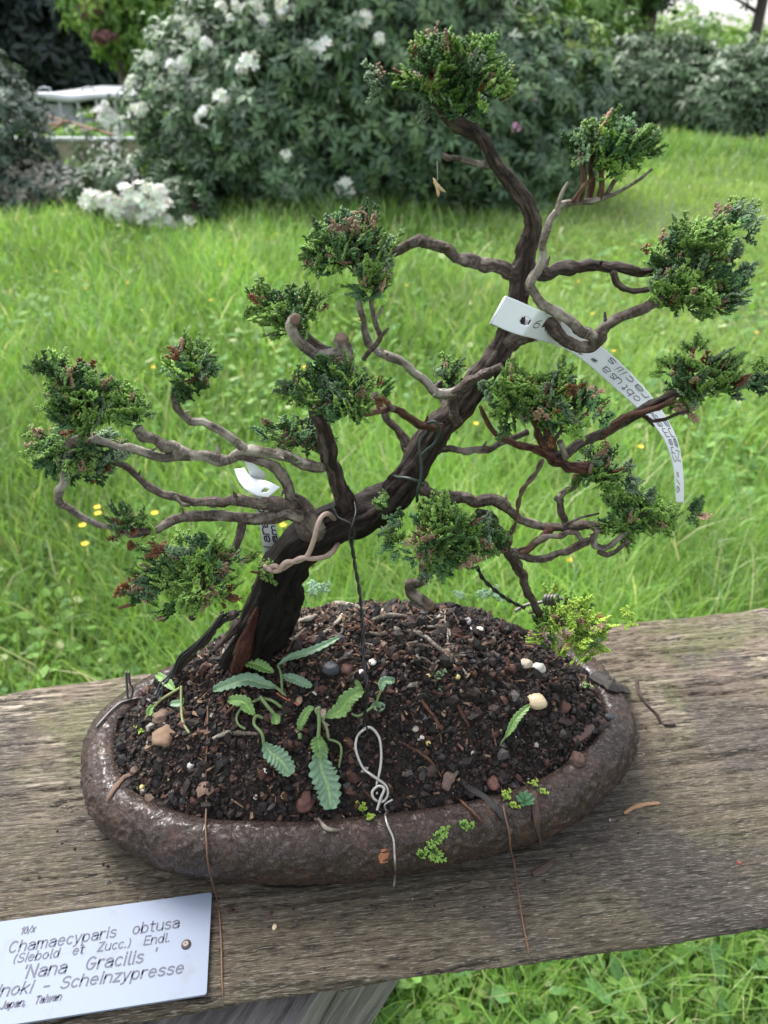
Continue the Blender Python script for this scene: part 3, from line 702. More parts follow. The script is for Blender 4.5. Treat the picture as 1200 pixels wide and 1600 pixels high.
# surface roots
def sroot(pts, wpx, mat=BARK_PALE, name='root', parent=None, k=0.35):
    o = []
    for i, (x, y) in enumerate(pts):
        p = S(x, y); r = wpx/2*mpp(p)*(0.6 if i in (0, len(pts)-1) else 1); r *= 1.15; o.append((p+Vector((0, 0, r*k+0.0006+0.0015*abs(MN.noise(p*90)))), r))
    ac = Acc(); tube(ac, o, step=0.0012, seg=9, amp=0.25, freq=0.5, seed=pts[0][0]*0.1, ridges=0.05)
    return ac.build(name, mat, parent or tree)
for pts, wp in (([(577, 990), (597, 993), (623, 983), (657, 993), (683, 1013), (707, 1030), (730, 1057)], 6), ([(447, 980), (470, 973), (493, 965), (533, 950), (580, 946)], 7), ([(507, 950), (527, 944), (557, 950), (575, 958)], 6),
                ([(583, 970), (607, 964), (640, 965)], 7), ([(547, 960), (573, 973), (600, 993)], 5), ([(590, 996), (617, 985), (643, 990), (673, 1002)], 6), ([(500, 995), (527, 975), (535, 962)], 6),
                ([(623, 1160), (663, 1183), (690, 1217)], 5), ([(717, 1250), (735, 1268), (753, 1287)], 5), ([(650, 1077), (663, 1103), (683, 1130), (690, 1163)], 5), ([(697, 1080), (710, 1097), (722, 1118), (733, 1137)], 5), ([(333, 1157), (350, 1150), (367, 1147), (403, 1150)], 7),
                ([(610, 960), (625, 955), (650, 958)], 5), ([(540, 990), (560, 983), (590, 985)], 5), ([(695, 1080), (702, 1073), (710, 1071)], 5), ([(630, 1040), (636, 1050), (630, 1065)], 6), ([(632, 1075), (645, 1072), (658, 1070)], 7),
                ([(497, 1280), (510, 1297), (530, 1300)], 6), ([(440, 1010), (460, 1000), (480, 985), (505, 978)], 6), ([(350, 1120), (375, 1100), (400, 1095)], 5), ([(470, 1010), (500, 1000), (520, 1003)], 5)):
    sroot(pts, wp, BARK_PALE if wp > 5 else BARK_RED)

rt = random.Random(5)
for i in range(26):
    x = rt.uniform(470, 700); y = rt.uniform(950, 1035); a = rt.gauss(0.2, 0.6); L0 = rt.uniform(22, 60); pts = []
    for k in range(4): pts.append((x+math.cos(a)*L0*k/3, y+math.sin(a)*L0*k/3*0.6)); a += rt.gauss(0, 0.45)
    sroot(pts, rt.uniform(2.5, 5), BARK_RED if rt.random() < .5 else BARK_PALE)
# --- foliage: flat Hinoki fans made of rounded scale beads
def make_spray(seed, dens=1.0):
    rs = random.Random(seed); beads = []
    def grow(p, ang, n, lvl, bend):
        step = 0.0015
        for i in range(n):
            a = ang+bend*i+rs.gauss(0, 0.06); d = (math.cos(a), math.sin(a))
            last = (i == n-1)
            sz = 1.25 if last else 1.0
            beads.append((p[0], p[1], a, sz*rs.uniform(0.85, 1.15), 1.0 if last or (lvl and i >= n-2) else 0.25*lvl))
            if lvl < 2 and i >= 1 and not last:
                m = max(2, int((n-i)*(0.62 if lvl == 0 else 0.5)*rs.uniform(0.7, 1.2)*dens))
                sides = (1, -1) if lvl == 0 and rs.random() < 0.35 else ((1 if i % 2 else -1),)
                for s in sides: grow((p[0]+d[0]*0.0005, p[1]+d[1]*0.0005), a+s*rs.uniform(0.6, 0.95), m, lvl+1, -s*0.05)
            p = (p[0]+d[0]*step, p[1]+d[1]*step)
    grow((0, 0), rs.gauss(0, 0.1), rs.randint(8, 11), 0, rs.gauss(0, 0.03))
    k = rs.uniform(10, 45); dr = rs.uniform(-15, 25)
    V = []; Fc = []; t = []
    OV = np.array([(-1, 0, 0), (1.05, 0, 0), (0.1, 1, 0), (0.1, -1, 0), (0.1, 0, 1), (0.1, 0, -1)])
    OF = [(0, 2, 4), (2, 1, 4), (1, 3, 4), (3, 0, 4), (2, 0, 5), (1, 2, 5), (3, 1, 5), (0, 3, 5)]
    for (x, y, a, s, tip) in beads:
        o = OV*np.array([0.00128, 0.00074, 0.00058])*s; ca, sa = math.cos(a), math.sin(a)
        q = np.stack([x+o[:, 0]*ca-o[:, 1]*sa, y+o[:, 0]*sa+o[:, 1]*ca, o[:, 2]+k*y*y+dr*x*x+rs.gauss(0, 0.0003)], 1)
        n0 = len(V)*6; Fc += [tuple(i+n0 for i in f) for f in OF]; V.append(q); t.append(np.full(6, tip))
    return np.concatenate(V).astype(np.float32), np.array(Fc), np.concatenate(t)
SPR = [make_spray(100+i) for i in range(9)]
def frame(d, nrm):
    d = d/np.linalg.norm(d); b = np.cross(nrm, d); b /= np.linalg.norm(b)+1e-9; return np.stack([d, b, np.cross(d, b)], 1)
def sprays(items, name, parent, mat=FOL):
    """items: (pos, dir, normal, scale, base colour, tip colour)"""
    VV = []; FF = []; CC = []; n0 = 0
    for (p, d, nr, sc, cb, ct) in items:
        v, f, t = SPR[random.randrange(len(SPR))]
        M = frame(np.array(d), np.array(nr)); VV.append(v*sc @ M.T+np.array(p)); FF.append(f+n0); n0 += len(v)
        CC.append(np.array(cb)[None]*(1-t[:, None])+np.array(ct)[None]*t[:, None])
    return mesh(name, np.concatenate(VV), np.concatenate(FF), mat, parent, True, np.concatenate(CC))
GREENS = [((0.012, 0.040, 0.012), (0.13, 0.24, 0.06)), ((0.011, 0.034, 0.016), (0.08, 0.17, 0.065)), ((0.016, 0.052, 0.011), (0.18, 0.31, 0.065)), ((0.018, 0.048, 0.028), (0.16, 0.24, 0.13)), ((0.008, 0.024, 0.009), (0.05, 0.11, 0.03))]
BROWN = ((0.075, 0.028, 0.014), (0.17, 0.07, 0.03))
TAN = ((0.20, 0.14, 0.09), (0.34, 0.25, 0.16))
def pad(cx, cy, rx, ry, Yc, n, base=None, bright=0.3, brown=0.07, lime=False, hollow=0.45, seed=0, up=0.35):
    rx *= 1.03; ry *= 0.96; n = int(n*1.05); brown *= 0.55
    random.seed(1000+seed+int(cx)); rs = np.random.default_rng(int(cx*7+cy))
    c = P(cx, cy, Yc); k = mpp(c); RX, RZ = rx*k, ry*k/math.cos(PITCH)*0.92; RY = min(RX, 0.045)*0.85
    b = P(base[0], base[1], Yc) if base else c+Vector((0, 0, -RZ*0.8))
    items = []; cl = []; K = max(6, int(n/6.6)); tries = 0; mind = 0.0068
    while len(cl) < K and tries < 4000:
        tries += 1; v = rs.normal(size=3); v /= np.linalg.norm(v)
        if v[2] < -0.25 and rs.random() < 0.6: v[2] *= -1
        if v[1] > 0.3 and rs.random() < 0.35: v[1] *= -1
        lump = 1+0.75*MN.noise(Vector(v)*2.0+Vector((cx, cy, 0)))
        rad = (0.35+0.57*rs.random()**0.5)*lump
        q = np.array(c[:])+v*np.array([RX, RY, RZ])*rad
        if all(np.linalg.norm(q-z[0]) > mind*(1 if tries < 2000 else .6) for z in cl): cl.append((q, v))
    for q, v in cl:
        out_ = q-np.array(b[:]); out_ /= np.linalg.norm(out_)+1e-9
        D = out_*0.9+v*0.5+np.array([0, 0, up*0.7])+rs.normal(size=3)*0.25; D /= np.linalg.norm(D)
        Nn = np.array([0, -0.25, 1.0])+rs.normal(size=3)*0.55; Nn -= D*Nn.dot(D); Nn /= np.linalg.norm(Nn)+1e-9; Sd = np.cross(Nn, D)
        u = rs.random()
        if u < brown*0.9: pc = BROWN
        elif u < brown*0.9+0.03: pc = TAN
        elif lime and rs.random() < 0.7: pc = ((0.06, 0.15, 0.02), (0.28, 0.42, 0.06))
        elif rs.random() < bright: pc = GREENS[2]
        else: pc = GREENS[int(rs.integers(0, 5))]
        br_ = rs.uniform(0.75, 1.25); big = rs.uniform(0.8, 1.25); m_ = int(rs.integers(4, 9)) if pc is not BROWN else int(rs.integers(2, 4))
        if rs.random() < 0.10: q = q+D*0.006
        for k_ in range(m_):
            a_ = (k_/(m_-1)-.5)*1.9+rs.normal(0, .18); lay = rs.normal(0, 0.0022)
            d = D*math.cos(a_)+Sd*math.sin(a_)+Nn*rs.normal(0, .22); nr = Nn+rs.normal(size=3)*0.28
            pos = q+Sd*math.sin(a_)*0.0035*big+Nn*lay-D*0.010*big+rs.normal(size=3)*0.0008
            sc = big*rs.uniform(0.6, 1.0)*(1-.18*abs(a_)); pk = BROWN if rs.random() < brown*0.25 else pc
            if rs.random() < 0.055: pk = (pc[0], (0.30, 0.20, 0.13))
            items.append((pos, d, nr, sc, np.array(pk[0])*br_*rs.uniform(.85, 1.15), np.array(pk[1])*br_*rs.uniform(0.75, 1.25)))
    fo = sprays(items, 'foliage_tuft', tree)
    # brown scaly twigs inside the tuft
    ac = Acc()
    for i, (q, v) in enumerate(cl):
        e = Vector(q); s_ = b+Vector(rs.normal(size=3)*0.0025); mid = s_.lerp(e, 0.5)+Vector(rs.normal(size=3)*0.0035)
        tube(ac, [(s_, 0.0015), (mid, 0.0011), (e, 0.0006)], step=0.0015, seg=6, amp=0.4, freq=0.6, seed=i)
        if i % 3 == 0:
            e2 = mid+(e-mid).normalized()*0.012+Vector(rs.normal(size=3)*0.005); tube(ac, [(mid, 0.0009), (e2, 0.0005)], step=0.0015, seg=6, amp=0.5, freq=0.6, seed=i+.5)
    for i in range(5):
        v = rs.normal(size=3); v /= np.linalg.norm(v); e = b.lerp(c, .35)+Vector((v[0]*RX*.95, v[1]*RY*.8, -abs(v[2])*RZ*.75)); mid = b.lerp(e, .5)+Vector(rs.normal(size=3)*0.003)
        tube(ac, [(b, 0.0013), (mid, 0.0009), (e, 0.0004)], step=0.0015, seg=6, amp=0.5, freq=0.6, seed=i+9)
    ac.build('twigs', BARK_RED, fo)
    return fo
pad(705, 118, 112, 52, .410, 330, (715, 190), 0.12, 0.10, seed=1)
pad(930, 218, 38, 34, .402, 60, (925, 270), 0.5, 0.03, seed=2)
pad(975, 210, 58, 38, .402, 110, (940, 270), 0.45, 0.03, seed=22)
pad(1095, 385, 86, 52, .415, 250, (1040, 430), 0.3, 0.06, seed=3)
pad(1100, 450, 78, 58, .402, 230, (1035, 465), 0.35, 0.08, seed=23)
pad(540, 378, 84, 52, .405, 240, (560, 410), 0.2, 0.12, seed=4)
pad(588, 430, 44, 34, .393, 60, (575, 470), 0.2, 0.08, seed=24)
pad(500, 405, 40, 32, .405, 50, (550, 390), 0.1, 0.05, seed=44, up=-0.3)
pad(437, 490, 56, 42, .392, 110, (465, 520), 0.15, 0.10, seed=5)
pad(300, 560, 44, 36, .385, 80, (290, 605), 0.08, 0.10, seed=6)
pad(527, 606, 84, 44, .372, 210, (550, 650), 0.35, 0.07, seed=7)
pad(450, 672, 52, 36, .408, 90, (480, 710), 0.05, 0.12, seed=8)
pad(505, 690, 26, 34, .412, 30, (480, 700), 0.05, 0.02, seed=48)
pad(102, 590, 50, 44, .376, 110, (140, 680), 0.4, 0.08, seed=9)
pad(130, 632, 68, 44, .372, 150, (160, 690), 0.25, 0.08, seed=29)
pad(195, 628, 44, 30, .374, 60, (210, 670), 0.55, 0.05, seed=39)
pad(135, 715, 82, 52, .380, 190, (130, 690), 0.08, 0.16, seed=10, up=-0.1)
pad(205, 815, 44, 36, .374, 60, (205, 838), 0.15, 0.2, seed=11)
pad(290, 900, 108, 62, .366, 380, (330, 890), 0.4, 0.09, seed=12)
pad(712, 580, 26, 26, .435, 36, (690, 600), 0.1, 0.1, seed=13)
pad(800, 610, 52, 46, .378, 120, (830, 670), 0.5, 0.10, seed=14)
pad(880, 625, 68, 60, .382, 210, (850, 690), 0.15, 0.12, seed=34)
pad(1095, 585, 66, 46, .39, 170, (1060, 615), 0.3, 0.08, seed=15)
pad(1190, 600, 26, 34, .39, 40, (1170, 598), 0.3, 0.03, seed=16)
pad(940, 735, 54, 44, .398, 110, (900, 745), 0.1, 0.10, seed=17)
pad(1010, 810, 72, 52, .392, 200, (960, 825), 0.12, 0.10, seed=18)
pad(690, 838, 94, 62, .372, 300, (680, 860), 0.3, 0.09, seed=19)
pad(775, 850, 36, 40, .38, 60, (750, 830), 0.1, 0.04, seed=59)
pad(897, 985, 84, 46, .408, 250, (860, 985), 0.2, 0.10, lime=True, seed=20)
random.seed(77)

# ================================================================== WIRES AND TAGS
def wire(name, label, mat, paths, wpx, cat='wire', mode='Y'):
    ac = Acc()
    for pts in paths:
        o = []
        for q in pts:
            p = P(q[0], q[1], q[2]) if mode == 'Y' else S(q[0], q[1], q[2] if len(q) > 2 else 0.001)
            o.append((p, wpx/2*mpp(p)))
        tube(ac, o, step=0.0011, seg=10)
    return tag(ac.build(name, mat), label, cat)
# black twisted guy wire from trunk to steel hook
ac = Acc()
g1 = [P(*q) for q in ((549, 840, .373), (553, 875, .369), (560, 913, .365), (565, 953, .360), (567, 1000, .353), (569, 1040, .344), (574, 1075, .336), (575, 1110, .327), (570, 1138, .320))]
hook_top = S(566, 1147, 0.004)
g1[-1] = hook_top+Vector((0.001, 0.001, 0.004)); g1[-2] = g1[-3].lerp(g1[-1], 0.55)
helix_pair(ac, g1, 0.00068, 0.016)
loopw = [[(523, 797, .378), (528, 808, .374), (540, 814, .371), (550, 820, .3695), (554, 835, .3695), (549, 850, .371), (553, 866, .370)], [(554, 786, .383), (556, 797, .378), (554, 810, .372), (549, 824, .3685), (546, 842, .3695), (555, 873, .3685)], [(523, 797, .378), (522, 792, .392), (535, 780, .42), (550, 780, .412), (554, 786, .383)]]
for pts in loopw:
    tube(ac, [(P(*q), 0.00065) for q in pts], step=0.001, seg=8)
cr_ = [hook_top+Vector((0.0035*math.cos(a), 0.0012*math.sin(a), 0.0045*math.sin(a)+0.001)) for a in np.linspace(0, 2*math.pi, 13)]
tube(ac, [(p, 0.0006) for p in cr_], step=0.001, seg=8)
tag(ac.build('guy_wire', WIRE_BLACK), 'thin black twisted guy wire running from the trunk down to the steel loop', 'wire')
# steel hook with its tail bent over the rim
L_ = 0.003
hk = [(587, 1268, .0045), (592, 1250, .006), (597, 1238, .0065), (590, 1232, .005), (580, 1240, .004), (584, 1250, .003), (597, 1254, .0035), (604, 1243, .0045), (600, 1230, .0055), (583, 1216, .005), (566, 1200, L_), (556, 1175, L_), (557, 1156, .004), (566, 1146, .005), (579, 1143, .005), (590, 1156, .0045), (595, 1178, .004), (592, 1203, .004), (588, 1227, .003), (588, 1243, .002)]
ac = Acc()
tube(ac, [(S(*q), 0.00105) for q in hk], step=0.0009, seg=10)
tl_ = [(611, 1252, .004), (600, 1259, .003), (603, 1270, .002), (602, 1280, .003), (606, 1295, .003), (613, 1312, .0022), (616, 1333, .002), (617, 1352, .002), (616, 1368, .002)]
tl3 = [S(*q) for q in tl_]; e = PZ(615, 1384, B+0.003); tl3 += [e, e+Vector((0, 0.02, -0.001))]
tube(ac, [(p, 0.0008) for p in tl3], step=0.0009, seg=9)
tag(ac.build('steel_wire_loop', WIRE_STEEL), 'bright twisted steel wire loop lying on the soil, its tail bent over the pot rim', 'wire')
wire('trunk_wire', 'thick taupe wire wrapped around the lower trunk above the swollen base', WIRE_TAUPE,
     [[(524, 812, .392), (513, 803, .372), (503, 807, .367), (496, 822, .363), (490, 845, .361), (480, 868, .360), (464, 877, .360), (448, 878, .359), (441, 884, .358), (437, 891, .359), (427, 892, .361), (418, 888, .364), (410, 880, .40)],
      [(528, 850, .385), (520, 862, .374), (508, 870, .367), (490, 873, .361), (470, 872, .359), (452, 882, .361), (440, 889, .361), (430, 884, .361), (418, 889, .365)]], 8)
wire('green_wire', 'dark green coated wire looped around the middle of the trunk', WIRE_GREEN,
     [[(668, 661, .392), (680, 659, .388), (686, 668, .388), (684, 682, .391), (677, 695, .391), (668, 702, .392), (659, 711, .392)], [(666, 674, .392), (656, 688, .390), (656, 706, .388), (658, 727, .386), (657, 750, .384), (652, 768, .383), (652, 784, .385)], [(616, 744, .400), (624, 746, .390), (636, 747, .386), (650, 751, .385), (661, 757, .39)]], 5)
ac = Acc(); helix_pair(ac, [P(*q) for q in ((847, 718, .378), (838, 738, .379), (826, 752, .380), (815, 768, .381), (810, 785, .382), (808, 800, .383), (805, 818, .384), (798, 835, .385), (797, 850, .387))], 0.0009, 0.02)
tag(ac.build('twisted_brown_wire', mat_plain('brown_wire', (0.10, 0.06, 0.045), 0.5)), 'brown twisted wire tying the cut right limb down to the branch below', 'wire')
ac = Acc(); helix_pair(ac, [P(*q) for q in ((745, 885, .385), (753, 902, .388), (765, 915, .391), (783, 930, .396), (800, 941, .402), (820, 950, .408))], 0.0008, 0.02)
tag(ac.build('back_guy_wire', WIRE_BLACK), 'black twisted wire sloping to the soil beside the lower right branch', 'wire')
wire('back_wire', 'weathered grey wire coiled behind the low lime green tuft at right', WIRE_GREY, [[(805, 955, .42), (820, 946, .424), (841, 942, .424), (857, 938, .423), (870, 934, .422), (885, 938, .42)]]+[[(852+i*5, 945, .421), (850+i*5, 936, .418), (855+i*5, 930, .421), (858+i*5, 940, .425)] for i in range(4)], 5)
# tangle of black wires on the left spur
ac = Acc(); random.seed(4)
bw = ((352, 960, .374), (335, 978, .378), (318, 997, .383), (300, 1014, .387), (285, 1033, .389), (270, 1052, .386), (255, 1070, .38), (246, 1085, .374))
for k in range(6):
    o = []
    for i, q in enumerate(bw):
        a = k*1.05+i*0.9; s = 0.0022+0.001*math.sin(i+k)
        o.append((P(*q)+Vector((math.cos(a)*s, math.sin(a)*s-0.001, random.gauss(0, 0.0012)+(0.004 if i == 4 and k < 3 else 0))), 0.00085))
    tube(ac, o, step=0.001, seg=7)
tag(ac.build('wire_bundle', WIRE_BLACK), 'bundle of black wires wound down the left spur to the pot edge', 'wire')
ac = Acc()
for pts in ([(197, 1050), (198, 1066), (199, 1082), (200, 1093)], [(201, 1050), (203, 1068), (207, 1074), (207, 1084), (203, 1091), (195, 1090)], [(194, 1094), (205, 1093), (218, 1090), (232, 1094), (240, 1100), (246, 1100)], [(205, 1095), (190, 1100), (175, 1112), (160, 1128), (152, 1138)]):
    o = []
    for i, (x, y) in enumerate(pts):
        base_ = S(200, 1093, 0.001)
        p = P(x, y, base_.y) if y < 1094 else S(x, y, 0.0015)
        o.append((p, 0.0009))
    tube(ac, o, step=0.0009, seg=9)
tag(ac.build('anchor_wire', WIRE_GREY), 'grey wire knotted upright at the left pot rim', 'wire')
# two thin rusty ties stretched over the rim and the front edge of the board
def tie(pts, label):
    o = [S(x, y, 0.0011 if y < 1300 or y > 1395 else 0.0032) for x, y in pts]; e = o[-1]
    o += [e+Vector((0, -0.0015, -0.004)), e+Vector((0, 0.002, -0.016)), e+Vector((0, 0.01, -0.033))]
    ac = Acc(); tube(ac, [(p, 0.0006) for p in o], step=0.0012, seg=7, amp=0.2, seed=1); tag(ac.build('tie_wire', WIRE_RUST), label, 'wire', 'thin rusty wires tied over the pot')
tie([(325, 1105), (325, 1157), (322, 1200), (323, 1250), (322, 1290), (323, 1320), (327, 1345), (332, 1372), (338, 1400), (343, 1430), (346, 1475), (347, 1520), (348, 1552)], 'thin rusty wire over the left part of the pot, ending beside the name plate')
tie([(768, 1140), (777, 1177), (783, 1233), (788, 1270), (793, 1300), (797, 1325), (802, 1350), (810, 1400), (818, 1450), (825, 1484)], 'thin rusty wire over the right part of the pot down to the plank edge')

# --- single-line lettering
def arc(cx, cy, rx, ry, a0, a1, n=9): return [(cx+rx*math.cos(R(a0+(a1-a0)*i/(n-1))), cy+ry*math.sin(R(a0+(a1-a0)*i/(n-1)))) for i in range(n)]
XH = 0.70; r2 = 0.22; XO = arc(r2, XH/2, r2, XH/2, 0, 360, 17)
GL = {
 'a': (0.5, [arc(.22, .48, .22, .22, 150, 0, 7)+[(.44, 0)], [(.44, .42), (.2, .40)]+arc(.2, .2, .2, .2, 90, 270, 7)+[(.3, .02), (.44, .15)]]),
 'b': (0.5, [[(0, 1), (0, 0)], arc(r2, XH/2, r2, XH/2, 180, -180, 17)]), 'c': (0.44, [arc(r2, XH/2, r2, XH/2, 50, 310, 13)]), 'd': (0.5, [[(.44, 1), (.44, 0)], XO]),
 'e': (0.5, [[(0.01, .38), (.44, .38)]+arc(r2, XH/2, r2, XH/2, 8, 315, 14)]), 'h': (0.5, [[(0, 1), (0, 0)], [(0, .4)]+arc(r2, .48, r2, .22, 160, 0, 7)+[(.44, 0)]]),
 'i': (0.12, [[(.05, XH), (.05, 0)], [(.05, .92), (.05, 1.0)]]), 'k': (0.42, [[(0, 1), (0, 0)], [(.36, XH), (0, .28)], [(.12, .38), (.38, 0)]]), 'l': (0.16, [[(.05, 1), (.05, .1), (.1, 0), (.16, 0)]]),
 'm': (0.74, [[(0, XH), (0, 0)], [(0, .45)]+arc(.17, .52, .17, .18, 160, 0, 7)+[(.34, 0)], [(.34, .45)]+arc(.51, .52, .17, .18, 160, 0, 7)+[(.68, 0)]]),
 'n': (0.5, [[(0, XH), (0, 0)], [(0, .4)]+arc(r2, .48, r2, .22, 160, 0, 7)+[(.44, 0)]]), 'o': (0.5, [XO]), 'p': (0.5, [[(0, XH), (0, -.3)], arc(r2, XH/2, r2, XH/2, 180, -180, 17)]),
 'r': (0.34, [[(0, XH), (0, 0)], [(0, .4)]+arc(.2, .48, .2, .22, 160, 60, 5)]), 's': (0.44, [arc(.2, .53, .18, .17, 30, 200, 8)+[(.2, .36)]+arc(.2, .18, .2, .18, 60, -150, 8)]),
 't': (0.36, [[(.12, .95), (.12, .12)]+arc(.24, .12, .12, .12, 180, 290, 5), [(0, XH), (.3, XH)]]), 'u': (0.5, [[(0, XH), (0, .22)]+arc(r2, .22, r2, .22, 180, 340, 7), [(.44, XH), (.44, 0)]]),
 'w': (0.64, [[(0, XH), (.15, 0), (.3, XH*.9), (.45, 0), (.6, XH)]]), 'x': (0.42, [[(0, XH), (.38, 0)], [(.38, XH), (0, 0)]]), 'y': (0.46, [[(0, XH), (.2, 0)], [(.42, XH), (.14, -.22), (.02, -.3)]]), 'z': (0.42, [[(0, XH), (.38, XH), (0, 0), (.38, 0)]]),
 'C': (0.6, [arc(.27, .5, .27, .5, 50, 310, 15)]), 'E': (0.5, [[(.46, 1), (0, 1), (0, 0), (.46, 0)], [(0, .52), (.38, .52)]]), 'G': (0.62, [arc(.27, .5, .27, .5, 50, 350, 15)+[(.54, .45), (.3, .45)]]), 'H': (0.58, [[(0, 0), (0, 1)], [(.5, 0), (.5, 1)], [(0, .5), (.5, .5)]]),
 'J': (0.42, [[(.34, 1), (.34, .18)]+arc(.18, .18, .17, .18, 0, -160, 7)]), 'N': (0.6, [[(0, 0), (0, 1), (.5, 0), (.5, 1)]]), 'S': (0.54, [arc(.25, .74, .23, .25, 35, 220, 9)+[(.25, .5)]+arc(.25, .26, .25, .26, 55, -150, 9)]),
 'T': (0.5, [[(0, 1), (.48, 1)], [(.24, 1), (.24, 0)]]), 'Z': (0.52, [[(0, 1), (.46, 1), (0, 0), (.46, 0)]]), '(': (0.24, [arc(.3, .45, .26, .62, 125, 235, 8)]), ')': (0.24, [arc(-.1, .45, .26, .62, 55, -55, 8)]),
 '.': (0.14, [[(.03, 0), (.06, .05)]]), ',': (0.16, [[(.07, .05), (.02, -.14)]]), "'": (0.14, [[(.06, 1.02), (.05, .82)]]), '-': (0.44, [[(.04, .36), (.34, .36)]]), '/': (0.36, [[(0, -.05), (.3, 1.02)]]),
 '1': (0.3, [[(0, .8), (.2, 1), (.2, 0)]]), '0': (0.5, [arc(.21, .5, .21, .5, 0, 360, 17)]), '9': (0.48, [arc(.21, .7, .21, .3, 0, 360, 13), [(.42, .7), (.4, .3), (.15, 0)]]), '*': (0.45, [[(0, .4), (.4, .4)], [(.2, .15), (.2, .7)], [(.05, .22), (.35, .6)], [(.35, .22), (.05, .6)]]), ' ': (0.42, [])}
def layout(text, gap=0.14, jit=0.0, slant=0.0):
    x = 0; st = []
    for ch in text:
        w_, ss = GL[ch]
        dx, dy, sc = random.gauss(0, jit), random.gauss(0, jit), 1+random.gauss(0, jit*1.5)
        for s in ss: st.append([(x+(a*sc+slant*b)+dx, b*sc+dy) for a, b in s])
        x += w_+gap
    return st, x-gap
def ribbon(acc, pts, wd, nf):
    """flat pen stroke: pts 3-D, half width wd, nf(i)->surface normal"""
    V = []; n = len(pts)
    for i in range(1, n-1):       # break at sharp corners
        if (pts[i]-pts[i-1]).length > 1e-9 and (pts[i+1]-pts[i]).length > 1e-9 and (pts[i]-pts[i-1]).normalized().dot((pts[i+1]-pts[i]).normalized()) < 0.55:
            ribbon(acc, pts[:i+1], wd, nf); k = nf(i)*0.00002
            ribbon(acc, [q+k for q in pts[i:]], wd, lambda j: nf(j+i)); return
    for i, p in enumerate(pts):
        t = (pts[min(i+1, n-1)]-pts[max(i-1, 0)]).normalized(); s = nf(i).cross(t).normalized()*wd
        e = t*wd*(-1 if i == 0 else 1 if i == n-1 else 0)
        V += [(p-s+e)[:], (p+s+e)[:]]
    acc.add(V, [(2*i, 2*i+2, 2*i+3, 2*i+1) for i in range(n-1)])
# --- name plate screwed on the board
zs = B+0.0045
tr = PZ(331, 1394, zs); br = PZ(325, 1553, zs); tl0 = PZ(0, 1440, zs)
ex = (tr-tl0); ex.z = 0; ex.normalize(); ey = (br-tr); hgt = ey.length; ey.normalize()
ey = (ey-ex*ey.dot(ex)).normalized(); ez = Vector((0, 0, 1)); WID = 0.185
sign = empty('name_plate', (tr-ex*WID*0.5+ey*hgt*0.5), 'pale blue-white metal plant name plate screwed on the front left of the plank', 'sign')
rc = 0.0015
outl = []
for (cx, cyy, a0) in ((-rc, rc, 90), (-rc, hgt-rc, 0), (-WID+rc, hgt-rc, -90), (-WID+rc, rc, -180)):
    for k in range(5):
        a = R(a0-90*k/4); outl.append((cx+rc*math.cos(a), cyy-rc*math.sin(a)))
Vt = [tr+ex*a+ey*b for a, b in outl]; nO = len(Vt)
V = [(p+ez*0.0)[:] for p in Vt]+[(p-ez*0.0016)[:] for p in Vt]
Fc = [tuple(range(nO)), tuple(range(2*nO-1, nO-1, -1))]+[(i, i+nO, (i+1) % nO+nO, (i+1) % nO) for i in range(nO)]
m = NB('plate_enamel'); v = m.obj
st_ = m.ramp(m.noise(v, 55, 5, 0.65), [(0.56, 0.0), (0.74, 0.5)]); fl = m.ramp(m.noise(v, 500, 3), [(0.68, 0.0), (0.72, 0.6)])
c = m.mix(st_, (0.195, 0.23, 0.30), (0.15, 0.15, 0.145)); c = m.mix(fl, c, (0.25, 0.24, 0.2))
PLATE = m.fin(c, 0.55, None, 0.3)
mesh('plate', V, Fc, PLATE, sign, False)
ac = Acc()
def sign_text(text, p0, p1, cap, slant=0.0, wd=0.00036):
    a, b = PZ(p0[0], p0[1], zs), PZ(p1[0], p1[1], zs)
    st, W_ = layout(text); d = (b-a); sc = d.length/W_; dx = d.normalized(); up_ = Vector((0, 0, 1)).cross(dx)
    hs_ = cap
    for s in st:
        wd_k = wd*1.35; pts = [a+dx*((x+slant*y*hs_/sc)*sc)+up_*(y*hs_)+ez*0.0002 for x, y in s]
        ribbon(ac, pts, wd_k, lambda i: ez)
ck = mpp(PZ(150, 1480, zs))/1.04   # metres per pixel going up the picture on the lying plate
sign_text('10/x', (32, 1460), (54, 1456), 11*ck, 0.15, 0.0003)
sign_text('Chamaecyparis  obtusa', (13, 1489), (280, 1449), 17.5*ck, 0.06)
sign_text('(Siebold  et  Zucc.)  Endl.', (20, 1505), (265, 1471), 13.8*ck, 0.1, 0.0003)
sign_text("'Nana  Gracilis '", (34, 1529), (243, 1501), 19*ck, 0.10, 0.0004)
sign_text('Hinoki - Scheinzypresse', (-24, 1560), (286, 1520), 17*ck, 0.15)
sign_text('Japan,  Taiwan', (0, 1577), (95, 1562), 10*ck, 0.2, 0.0003)
ac.build('lettering', INK_GREY, sign)
ac = Acc(); sc_ = PZ(291, 1476, zs)
prf = [(0.0030, 0.0), (0.0029, 0.0006), (0.0022, 0.0013), (0.0011, 0.0016), (0.0, 0.0012)]
V = []; 
for rr_, hh in prf:
    for k in range(20): V.append((sc_+Vector((rr_*math.cos(k*math.pi/10), rr_*math.sin(k*math.pi/10), hh)))[:])
ac.add(V, [(i*20+k, i*20+(k+1) % 20, (i+1)*20+(k+1) % 20, (i+1)*20+k) for i in range(4) for k in range(20)])
sw = ac.build('screw', mat_plain('old_screw', (0.10, 0.085, 0.08), 0.45, 0.7), sign)
ac = Acc()
